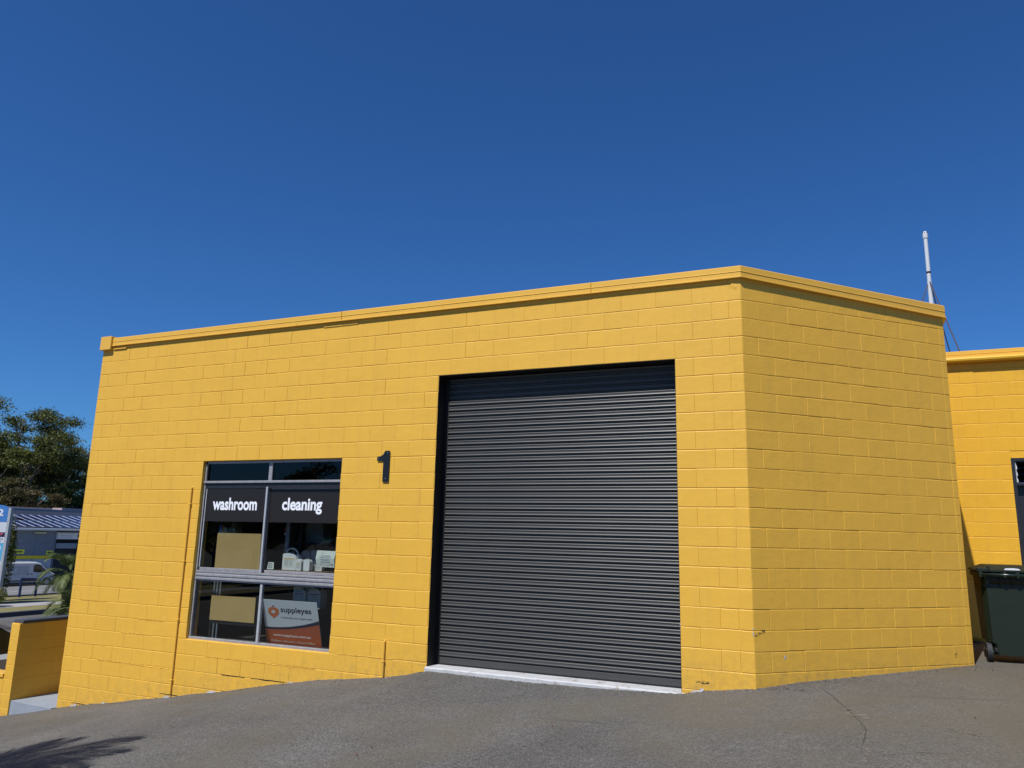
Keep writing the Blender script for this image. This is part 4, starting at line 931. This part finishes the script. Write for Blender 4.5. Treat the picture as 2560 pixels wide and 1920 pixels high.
# ================================================================ van
van = empty('delivery_van', (-61.9, 35.35, gz(-62.5, 35)), math.radians(76), 'white panel van parked in front of the grey factory', 'van')
loft('body', [(x, ring(w_, .30, z, .10)) for (x, w_, z) in ((-2.40, .90, 1.86), (-2.36, .93, 1.90), (-1.0, .95, 1.96), (.72, .95, 1.95), (1.06, .93, 1.84), (1.55, .90, 1.40), (1.95, .88, 1.13), (2.30, .80, .95), (2.40, .68, .72))], M['van_white'], van)
for s_ in (-1, 1):
    y = s_*.955
    MB().prism([(.52, 1.18), (.50, 1.62), (.62, 1.74), (.95, 1.74), (1.18, 1.55), (1.20, 1.12), (.80, 1.12)], min(y, y-s_*.02), max(y, y-s_*.02), 'y').build('door_window', M['glass_car'], van)
    MB().prism([(1.24, 1.12), (1.23, 1.50), (1.52, 1.22), (1.56, 1.08)], min(y*.985, y*.985-s_*.02), max(y*.985, y*.985-s_*.02), 'y').build('quarter_window', M['glass_car'], van)
    MB().prism([(-1.9, .88), (-1.9, 1.66), (.10, 1.66), (.18, 1.2), (-.1, .95)], min(y+s_*.002, y-s_*.01), max(y+s_*.002, y-s_*.01), 'y').build('side_panel', mat('van_grey_panel', (.33, .35, .38), rough=.35), van)
    for x in (.12, .42): MB().tube((x, y-s_*.01, .98), (x, y+s_*.03, .98), .055, n=10).build('door_handle', M['black'], van)
    MB().box(1.60, 1.72, min(y, y+s_*.22), max(y, y+s_*.22), 1.12, 1.38, bev=.03).build('mirror', M['black'], van)
    for x in (-1.45, 1.65):
        wv = MB().tube((x, y-s_*.22, .33), (x, y+s_*.01, .33), .34, n=20).build('wheel', M['tyre'], van); MB().tube((x, y+s_*.011, .33), (x, y+s_*.018, .33), .2, n=14).build('rim', M['alu'], wv)
    MB().prism([(2.0, .82), (2.25, .80), (2.2, .95), (1.95, 1.02)], min(y*.93, y*.93-s_*.04), max(y*.93, y*.93-s_*.04), 'y').build('headlight', mat('lamp_lens', (.5, .48, .4), rough=.15), van)
MB().box(-2.2, 1.2, -.962, -.95, .42, .50).build('side_trim', M['black'], van)
MB().add([(1.10, -.74, 1.84), (1.10, .74, 1.84), (1.92, .76, 1.19), (1.92, -.76, 1.19)], [(0, 1, 2, 3)]).build('windscreen', M['glass_car'], van)
MB().box(2.22, 2.46, -.84, .84, .30, .62, bev=.05).build('front_bumper', M['black'], van)
MB().box(2.46, 2.475, -.24, .24, .42, .54).build('number_plate', M['paper'], van)
yv = letters('LU', -1.55, -.75, 1.12, 1.42, -.97, M['grey_pale'], van, bold=.02)

# ================================================================ hoop rail, pylon sign
hr = empty('hoop_rail', (-50.35, 28.25, gz(-50.35, 28)), math.radians(90), 'navy blue tubular hoop rail standing by the street', 'rail')
for x in (-.52, .52): MB().tube((x, 0, 0), (x, 0, 1.12), .075, n=12).build('post', M['navy_steel'], hr)
MB().tube((-.56, 0, 1.13), (.56, 0, 1.06), .075, n=12).build('top_rail', M['navy_steel'], hr)
hr.location.x = -46.4; hr.location.y = 25.35; hr.location.z = gz(-46.5, 25)

py = empty('pylon_sign', (-42.0, 20.6, gz(-42, 20)), math.radians(32), 'tall faded blue and white tenant pylon sign at the street', 'sign')
# local: front face looks to -y; right edge at x=0
pz = lambda z: z-gz(-42, 20)
MB().box(-2.3, 0, .0, .34, .9, pz(2.36), bev=.01).build('cabinet', mat('pylon_grey_side', (.22, .24, .27), rough=.5, noise=.1, nscale=2), py)
MB().box(-.12, 0.01, -.02, .02, .8, pz(2.40)).build('edge_trim', M['alu_bright'], py)
MB().box(-2.0, -.3, .08, .26, 0, .9).build('base', M['charcoal'], py)
M['sky_blue'] = mat('faded_blue_print', (.05, .19, .50), rough=.5, noise=.08, nscale=6); M['cyan'] = mat('cyan_print', (.10, .38, .62), rough=.5)
def panel(z0_, z1_, m, par=py, y=-.012): return MB().box(-2.28, -.12, y, .001, z0_, z1_).build('tenant_panel', M[m], par)
hs = pz(2.36)
pa = []
MB().prism([(-2.28, hs-.76), (-.12, hs-.76), (-.12, hs), (-.5, hs+.17), (-1.2, hs+.26), (-1.9, hs+.17), (-2.28, hs)], -.012, .3, 'y').build('header', M['sky_blue'], py)
panel(hs-1.33, hs-.77, 'sign_white'); panel(hs-1.59, hs-1.34, 'navy'); panel(hs-1.92, hs-1.60, 'sign_white'); panel(hs-2.91, hs-1.93, 'cyan'); panel(hs-3.73, hs-2.92, 'sign_white')
M['pink'] = mat('pink_print', (.65, .08, .15))
letters('2', -.66, -.36, hs-.42, hs-.04, -.014, M['plastic_white'], py, .03); letters('887', -.80, -.20, hs-1.50, hs-1.37, -.014, M['pink'], py, .03)
letters('RATION', -1.1, -.2, hs-1.75, hs-1.66, -.014, M['navy'], py, .02); letters('ST', -.50, -.25, hs-1.89, hs-1.79, -.014, M['navy'], py, .02)
letters('LU', -.95, -.24, hs-2.38, hs-2.10, -.014, M['plastic_white'], py, .05); letters('LS', -.95, -.24, hs-2.72, hs-2.44, -.014, M['plastic_white'], py, .05)
letters('91', -.70, -.22, hs-2.90, hs-2.76, -.014, M['navy'], py, .04)

# ================================================================ foliage
def leaves(name, pts, size, m, parent, asp=.35, up=0.3, tri=False):
    v = []; f = []; rn = random.random
    for (p, s_) in pts:
        a = Vector((rn()-.5, rn()-.5, (rn()-.5)*(1-up)-up*.5)).normalized(); b_ = a.cross(Vector((rn()-.5, rn()-.5, rn()-.5))).normalized()
        L_ = size*s_*(.6+.8*rn()); W_ = L_*asp; i = len(v)
        v += [p-a*L_*.5, p+b_*W_*.5, p+a*L_*.5, p-b_*W_*.5]; f.append((i, i+1, i+2, i+3))
    me = bpy.data.meshes.new(name); me.from_pydata([tuple(q) for q in v], [], f); me.materials.append(m); me.update()
    o = bpy.data.objects.new(name, me); COL.objects.link(o); o.parent = parent; return o
def gauss3(): return Vector((random.gauss(0, 1), random.gauss(0, 1), random.gauss(0, 1)))
def gum_tree(loc, h, spread, label, leafm='gum', seed=1, nclump=34, per=620, leaf=.30, base=.35, group='trees behind the factory', lean=0, bark='bark', flat=.42, trunk_r=.28):
    random.seed(seed); t = empty('gum_tree', loc, 0, label, 'tree', group)
    tm = MB(); top = h
    def limb(p, d, L_, r, depth, tips):
        q = p+d*L_; tm.tube(p, q, r, r*.68, 6 if depth else 8, cap=False)
        if depth >= 3: tips.append(q); return
        for k in range(random.choice((2, 3, 3)) if depth else 4):
            nd = (d+gauss3()*.42+Vector((0, 0, .18))).normalized(); limb(q, nd, L_*random.uniform(.6, .85), r*.62, depth+1, tips)
        if depth == 2: tips.append(q)
    tips = []; limb(Vector((0, 0, -.3)), Vector((lean, random.uniform(-.08, .08), 1)).normalized(), h*.34, trunk_r, 0, tips)
    tm.build('trunk', M[bark], t)
    # scale tips to the wanted envelope
    cl = []
    for i in range(nclump):
        if i < len(tips) and random.random() < .75: c = tips[i % len(tips)].copy()
        else: c = Vector((0, 0, h*.6)) + Vector((random.uniform(-1, 1)*spread, random.uniform(-1, 1)*spread, random.uniform(-h*(.6-base), h*.38)))
        dxy = math.hypot(c.x, c.y); mx = spread*(1.0-.35*max(0, (c.z/h-.75)/.25))
        if dxy > mx: c.x *= mx/dxy; c.y *= mx/dxy
        c.z = min(c.z, h*.97); cl.append((c, random.uniform(.75, 1.35)*spread*.30))
    P = []
    for (c, r) in cl:
        for k in range(int(per*random.uniform(.6, 1.2))):
            g_ = gauss3(); g_ = g_.normalized()*abs(random.gauss(.62, .28)); P.append((c+Vector((g_.x*r, g_.y*r, g_.z*r*flat)), 1))
        for k in range(3):
            a = c+gauss3()*r*.4; tm2 = None
    leaves('crown', P, leaf, M[leafm], t)
    return t
def G(x, y): return (x, y, gz(x, y))
gum_tree(G(-95, 56.2), 21.6, 6.2, 'tallest spreading gum tree at left behind the factory', seed=3, nclump=64, per=620, leaf=.31, base=.22)
gum_tree(G(-97, 52.5), 20.4, 5.0, 'dense dark gum tree at the left frame edge', seed=5, nclump=54, per=560, leaf=.31, base=.2)
gum_tree(G(-100, 66.5), 18.4, 4.2, 'grey leaved gum tree beside the warehouse edge', 'gum3', seed=8, nclump=46, per=520, leaf=.30, base=.15)
gum_tree(G(-104, 61.8), 18.0, 5.0, 'middle gum tree with a forked pale trunk', 'gum3', seed=9, nclump=44, per=500, leaf=.30, base=.1)
gum_tree(G(-92, 60.0), 11.5, 4.0, 'low dark gum tree in front of the forked one', seed=12, nclump=40, per=560, leaf=.28, base=.05)
gum_tree(G(-90, 53.2), 10.8, 4.2, 'dry olive brown scrubby tree low at the left', 'gum2', seed=14, nclump=44, per=620, leaf=.26, base=.05)
gum_tree(G(-91, 65.5), 12.0, 3.6, 'low scrubby tree touching the warehouse edge', 'gum3', seed=15, nclump=40, per=360, leaf=.28, base=.05)
gum_tree(G(-110, 57), 15.5, 7.0, 'shadowy tree filling the gap behind the tallest', seed=18, nclump=60, per=420, leaf=.42, base=.02)
gum_tree(G(-110, 68), 14.5, 6.5, 'shadowy tree filling the gap behind the grey one', seed=19, nclump=60, per=420, leaf=.42, base=.02)
gum_tree(G(-96, 64.6), 16.8, 4.4, 'full crowned gum tree just clear of the warehouse edge', seed=51, nclump=60, per=520, leaf=.34, base=.08)
gum_tree(G(-103, 54.5), 17.0, 5.5, 'second row gum tree behind the pylon sign', seed=52, nclump=60, per=480, leaf=.36, base=.05)
# trees that only the window glass mirrors
gum_tree(G(-44, -47), 10.5, 4.6, 'rounded tree standing across the yard behind the camera', seed=21, nclump=40, per=240, leaf=.4, group='trees behind the camera')
gum_tree(G(-38, -56), 8.0, 4.0, 'smaller tree across the yard behind the camera', seed=22, nclump=30, per=240, leaf=.4, group='trees behind the camera')

proto = [o for o in COL.objects if o.name.startswith('gum_tree') and o.get('group') == 'trees behind the camera'][0]
for i in range(16):
    c = proto.copy(); COL.objects.link(c); x = -26-i*3.4+random.uniform(-1, 1); y = -44-random.uniform(0, 9)-i*.6
    c.location = G(x, y); c.rotation_euler = (0, 0, random.uniform(0, 6)); k = random.uniform(.55, .72); c.scale = (k*1.3, k*1.3, k); c['label'] = 'low belt tree beyond the yard behind the camera, out of the photo'
    for ch in proto.children: d = ch.copy(); COL.objects.link(d); d.parent = c
# fan / feather palm fronds
def frond(mb_l, mb_s, base, az, el, L_, droop, n=26, ll=.42, curl=.5, wd=1.0):
    P = [Vector(base)]; d = Vector((math.cos(az)*math.cos(el), math.sin(az)*math.cos(el), math.sin(el))); st = L_/n
    for i in range(n): d = (d+Vector((0, 0, -droop/n*(i/n*1.6+.3)))).normalized(); P.append(P[-1]+d*st)
    for a, c, i in zip(P, P[1:], range(n)):
        if i % 2 == 0: mb_s.tube(a, c+(c-a), max(.004, .018*(1-i/n)), n=5, cap=False)
        if i < n*.18: continue
        t = (i-n*.18)/(n*.82); dr = (c-a).normalized(); side = dr.cross(Vector((0, 0, 1))).normalized(); upv = side.cross(dr)
        le = ll*math.sin(math.pi*min(1, .18+t*.82))**.6*(1-.25*t)
        for s_ in (-1, 1):
            for jx in (0, .5):
                q = a.lerp(c, jx); dd = (side*s_*(.8-.35*t)+dr*(.75+.4*t)+upv*random.uniform(.0, .30)+Vector((0, 0, -curl*random.uniform(.2, .6)))).normalized()
                tip = q+dd*le*random.uniform(.85, 1.1)+Vector((0, 0, -.10*le)); w_ = dr*.016*wd
                mid = q+dd*le*.5; mb_l.add([q-w_*.5, q+w_*.5, mid+w_, mid-w_], [(0, 1, 2, 3)]); mb_l.add([mid-w_, mid+w_, tip], [(0, 1, 2)])
def palm(loc, th_, n, L_, label, seed, els=(.2, 1.2), droop=1.7, group=None, azr=None, ll=.42, wd=1.0):
    random.seed(seed); t = empty('palm_tree', loc, 0, label, 'palm', group); tr = MB(); z = 0
    for k in range(10): tr.tube((0, 0, z), (0, 0, z+th_/10), .13, .15 if k % 2 else .11, 10); z += th_/10
    tr.build('trunk', M['bark_dark'], t)
    for k in range(n):
        az = (azr[k % len(azr)] if azr else k*2.4)+random.uniform(-.2, .2); a, c = MB(), MB()
        frond(a, c, (0, 0, th_), az, random.uniform(*els), L_*random.uniform(.85, 1.1), droop*random.uniform(.8, 1.2), ll=ll, wd=wd)
        o = c.build('frond', M['palm'], t); a.build('leaflets', M['palm'], o)
    return t
palm(G(-20.0, 8.2), 2.75, 22, 1.05, 'taller feathery palm beyond the low wall, half hidden by the warehouse edge', 31, els=(-.3, 1.3), droop=1.9, ll=.42, group='palms beyond the low wall')
palm(G(-19.4, 8.0), 1.75, 20, 1.05, 'shorter feathery palm crouching under the taller one beyond the low wall', 37, els=(-.3, 1.3), droop=1.9, ll=.42, group='palms beyond the low wall')
# palm out of frame at left: throws the frond shadow on the asphalt
palm((-5.95, -6.05, gz(-5.9, -5.9)), 2.75, 17, 2.0, 'palm out of frame at left whose fronds shade the asphalt', 33, els=(-.1, .9), droop=1.2, ll=.66, wd=1.5, group='palms beside the driveway')
palm((-5.15, -6.55, gz(-5.2, -6.5)), 2.55, 14, 1.85, 'second palm out of frame at left nearer the camera', 35, els=(-.1, .8), droop=1.2, ll=.64, wd=1.5, group='palms beside the driveway')

def shrub(loc, h, r, label, m='gum', n=2600, leaf=.16, seed=1):
    random.seed(seed); t = empty('shrub', loc, 0, label, 'shrub'); P = []
    for i in range(n):
        g_ = gauss3().normalized()*random.random()**.4; P.append((Vector((g_.x*r, g_.y*r, h*.5+g_.z*h*.5)), 1))
    leaves('foliage', P, leaf, M[m], t); s_ = MB()
    for k in range(5): s_.tube((0, 0, 0), (random.uniform(-.5, .5)*r, random.uniform(-.5, .5)*r, h*.7), .03, .01, 6)
    s_.build('stem', M['bark_dark'], t)
shrub(G(-44.6, 22.3), 5.1, .62, 'tall dark creeper covered trunk beside the pylon sign', seed=41, n=3600)
shrub(G(-40.9, 19.2), 1.15, 1.0, 'dark spiky shrub at the foot of the pylon sign', seed=42, n=2200)

# ================================================================ litter and edges on the asphalt
random.seed(77)
def near_wall_pts(n, spread=.16):
    o = []
    for i in range(n):
        if random.random() < .62:
            x = random.uniform(-9, .7); 
            if -2.9 < x < 0.05: y = -.06-abs(random.gauss(0, spread*.6))
            else: y = -.01-abs(random.gauss(0, spread))
        else:
            s_ = random.uniform(0, CL); q = E0+TT*s_+NN*(.01+abs(random.gauss(0, spread))); x, y = q.x, q.y
        o.append((x, y))
    return o
deb = MB()
for (x, y) in near_wall_pts(1500):
    s_ = random.choice((.003, .004, .005, .006, .009)); z = gz(x, y)+s_*.3; v = [(x+random.uniform(-1, 1)*s_, y+random.uniform(-1, 1)*s_, z+random.uniform(-.3, 1)*s_) for _ in range(5)]
    deb.add(v, [(0, 1, 2), (0, 2, 3), (0, 3, 4), (1, 2, 4), (2, 3, 4)])
tag(deb.build('gravel_debris', mat('crumbled_asphalt_grit', (.11, .10, .09), rough=.95, vary=.2)), 'loose dark grit gathered along the foot of the yellow walls', 'grit', kind='stuff')
deb = MB()
for i in range(500):
    x = random.uniform(-7, 4.5); y = random.uniform(-5, 0.3 if x < .7 else 2)
    if x > .7 and (Vector((x, y, 0))-E0).dot(NN) < .03: continue
    s_ = random.choice((.003, .004, .005)); z = gz(x, y)+s_*.3; v = [(x+random.uniform(-1, 1)*s_, y+random.uniform(-1, 1)*s_, z+random.uniform(-.3, 1)*s_) for _ in range(5)]
    deb.add(v, [(0, 1, 2), (0, 2, 3), (0, 3, 4), (1, 2, 4), (2, 3, 4)])
tag(deb.build('pale_gravel', mat('pale_chips', (.42, .39, .34), rough=.9)), 'scattered pale stone chips lying on the asphalt', 'gravel', kind='stuff')
lm = mat('dead_leaf', (.16, .05, .025), rough=.8); le = MB()
pts_ = [(random.uniform(-6, 4), random.uniform(-4.5, -.3)) for _ in range(46)] + near_wall_pts(60, .05) + [(3.05, 1.7), (-4.0, -1.6), (-1.6, -3.0)]
for (x, y) in pts_:
    a = random.uniform(0, 6.3); L_ = random.uniform(.012, .035); w_ = L_*.22; z = gz(x, y)+.006; c, s_ = math.cos(a), math.sin(a)
    le.add([(x-c*L_, y-s_*L_, z), (x-s_*w_, y+c*w_, z+.004), (x+c*L_, y+s_*L_, z+.006), (x+s_*w_, y-c*w_, z+.002)], [(0, 1, 2, 3)])
tag(le.build('leaf_litter', lm), 'small reddish dead leaves scattered on the asphalt and along the walls', 'leaf litter', kind='stuff')
# asphalt run up against the blocks: a ragged dark fillet
def fillet(pts, name='asphalt_edge'):
    mb = MB(); v = []; n = 0
    for (x, y, nx, ny) in pts:
        h = random.uniform(.003, .009); w_ = random.uniform(.02, .06)
        v += [(x-nx*.01, y-ny*.01, gz(x, y)+h), (x+nx*.004, y+ny*.004, gz(x, y)+h*.8), (x+nx*w_, y+ny*w_, gz(x+nx*w_, y+ny*w_)-.004)]; n += 1
    mb.add(v, [(i*3+k, (i+1)*3+k, (i+1)*3+k+1, i*3+k+1) for i in range(n-1) for k in range(2)])
    struct(mb.build(name, M['asphalt']))
fillet([(-9.02+i*.03, 0, 0, -1) for i in range(int((9.02-2.96)/.03))])
fillet([(.06+i*.03, 0, 0, -1) for i in range(22)])
fillet([((E0+TT*(.0+i*.03)).x, (E0+TT*(i*.03)).y, NN.x, NN.y) for i in range(int(CL/.03)+1)])
fillet([(-2.93+i*.03, -.038, 0, -1) for i in range(99)])
# crumbled mortar bits under the lowest blocks
for (x, w_) in ((-8.72, .12), (-8.1, .06), (-6.95, .10), (-6.2, .14), (-4.9, .07), (.10, .12)):
    mb = MB(); v = []
    for i in range(10):
        v += [(x+w_*i/9, -.012-random.uniform(0, .012), gz(x+w_*i/9, 0)-.01), (x+w_*i/9, -.010, gz(x+w_*i/9, 0)+random.uniform(.008, .035))]
    mb.add(v, [(2*i, 2*i+2, 2*i+3, 2*i+1) for i in range(9)]); mb.build('exposed_mortar', M['concrete'], fw)

# ================================================================ cracks, repairs and tyre marks (thin irregular films lying on the asphalt)
def film_mat(name, col, thr, sc=30, mx=.8):
    m = bpy.data.materials.new(name); m.use_nodes = True; nt = m.node_tree; N = nt.nodes; L = nt.links; p = N['Principled BSDF']
    p.inputs['Base Color'].default_value = (*col, 1); p.inputs['Roughness'].default_value = .95; p.inputs['Specular IOR Level'].default_value = .2
    g = N.new('ShaderNodeNewGeometry'); t = N.new('ShaderNodeTexNoise'); t.inputs['Scale'].default_value = sc; t.inputs['Detail'].default_value = 8; t.inputs['Roughness'].default_value = .75
    L.new(g.outputs['Position'], t.inputs['Vector']); r = N.new('ShaderNodeMapRange'); r.inputs[1].default_value = thr; r.inputs[2].default_value = thr+.16; r.inputs[4].default_value = mx
    at = N.new('ShaderNodeAttribute'); at.attribute_name = 'fade'; ad = N.new('ShaderNodeMath'); ad.operation = 'MULTIPLY_ADD'; ad.inputs[1].default_value = 1.0
    L.new(t.outputs['Fac'], ad.inputs[0]); L.new(at.outputs['Fac'], ad.inputs[2]); L.new(ad.outputs[0], r.inputs[0]); L.new(r.outputs[0], p.inputs['Alpha']); return m
def ribbon(name, pts, w0, m, dz=.0045, jit=.3, seg=.04):
    v = []; fd = []; P = []
    for (a, c) in zip(pts, pts[1:]):
        n = max(1, int(math.hypot(c[0]-a[0], c[1]-a[1])/seg))
        for i in range(n): P.append((a[0]+(c[0]-a[0])*i/n, a[1]+(c[1]-a[1])*i/n))
    P.append(pts[-1]); P = [(x+random.gauss(0, 1)*w0*jit, y+random.gauss(0, 1)*w0*jit) for x, y in P]; n = len(P)
    for i, (x, y) in enumerate(P):
        q = P[min(i+1, n-1)]; o = P[max(i-1, 0)]; d = Vector((q[0]-o[0], q[1]-o[1])).normalized(); wv = w0*random.uniform(.6, 1.3); e = min(1, i/(n*.15+1e-6), (n-1-i)/(n*.15+1e-6))
        for k, f_ in ((-1, -.22), (0, 0), (1, -.22)):
            xx, yy = x-d.y*wv*k, y+d.x*wv*k; v.append((xx, yy, gz(xx, yy)+dz)); fd.append(f_ - (1-e)*.2)
    me = bpy.data.meshes.new(name); me.from_pydata(v, [], [(i*3+k, (i+1)*3+k, (i+1)*3+k+1, i*3+k+1) for i in range(n-1) for k in range(2)]); me.materials.append(m)
    at = me.attributes.new('fade', 'FLOAT', 'POINT'); at.data.foreach_set('value', fd); o = bpy.data.objects.new(name, me); COL.objects.link(o); o['kind'] = 'structure'; return o
FM = {'crack': film_mat('crack_line', (.04, .04, .038), .34, 60, .5), 'pale': film_mat('pale_sandy_wear', (.24, .205, .165), .40, 22, .8), 'dark': film_mat('dark_bitumen_smear', (.045, .046, .05), .44, 18, .8), 'tyre': film_mat('tyre_mark', (.055, .055, .06), .42, 26, .5)}  # cracks are drawn as thin dark films
random.seed(5)
ribbon('ground_crack', [(1.25, 0.291), (1.421, -0.313), (1.565, -0.894), (1.647, -1.314), (1.659, -1.507), (1.633, -1.796), (1.609, -2.005), (1.587, -2.137)], 0.01, FM['crack'])
ribbon('ground_crack', [(1.608, -2.083), (1.804, -2.044), (1.979, -1.936), (2.171, -1.91)], 0.008, FM['crack'])
ribbon('ground_crack', [(2.153, -1.098), (2.242, -1.271), (2.381, -1.378), (2.412, -1.508)], 0.01, FM['crack'])
ribbon('ground_crack', [(1.659, -1.507), (1.507, -1.65)], 0.006, FM['crack'])
ribbon('worn_patch', [(1.457, -0.63), (1.566, -0.872), (1.667, -1.05), (1.764, -1.131)], 0.085, FM['pale'])
ribbon('worn_patch', [(1.638, -1.794), (1.669, -2.091), (1.603, -2.373)], 0.05, FM['pale'])
ribbon('bitumen_smear', [(0.725, -0.074), (0.936, 0.025), (1.157, -0.05), (1.282, -0.14)], 0.1, FM['dark'])
ribbon('bitumen_smear', [(1.489, -0.772), (1.535, -0.829)], 0.05, FM['dark'])
ribbon('tyre_mark', [(-0.81, -2.484), (-0.662, -2.288), (-0.525, -2.13), (-0.453, -2.054)], 0.035, FM['tyre'])
ribbon('tyre_mark', [(-0.372, -1.897), (-0.163, -1.585)], 0.03, FM['tyre'])
ribbon('tyre_mark', [(-1.781, -1.136), (-1.405, -0.531)], 0.03, FM['tyre'])
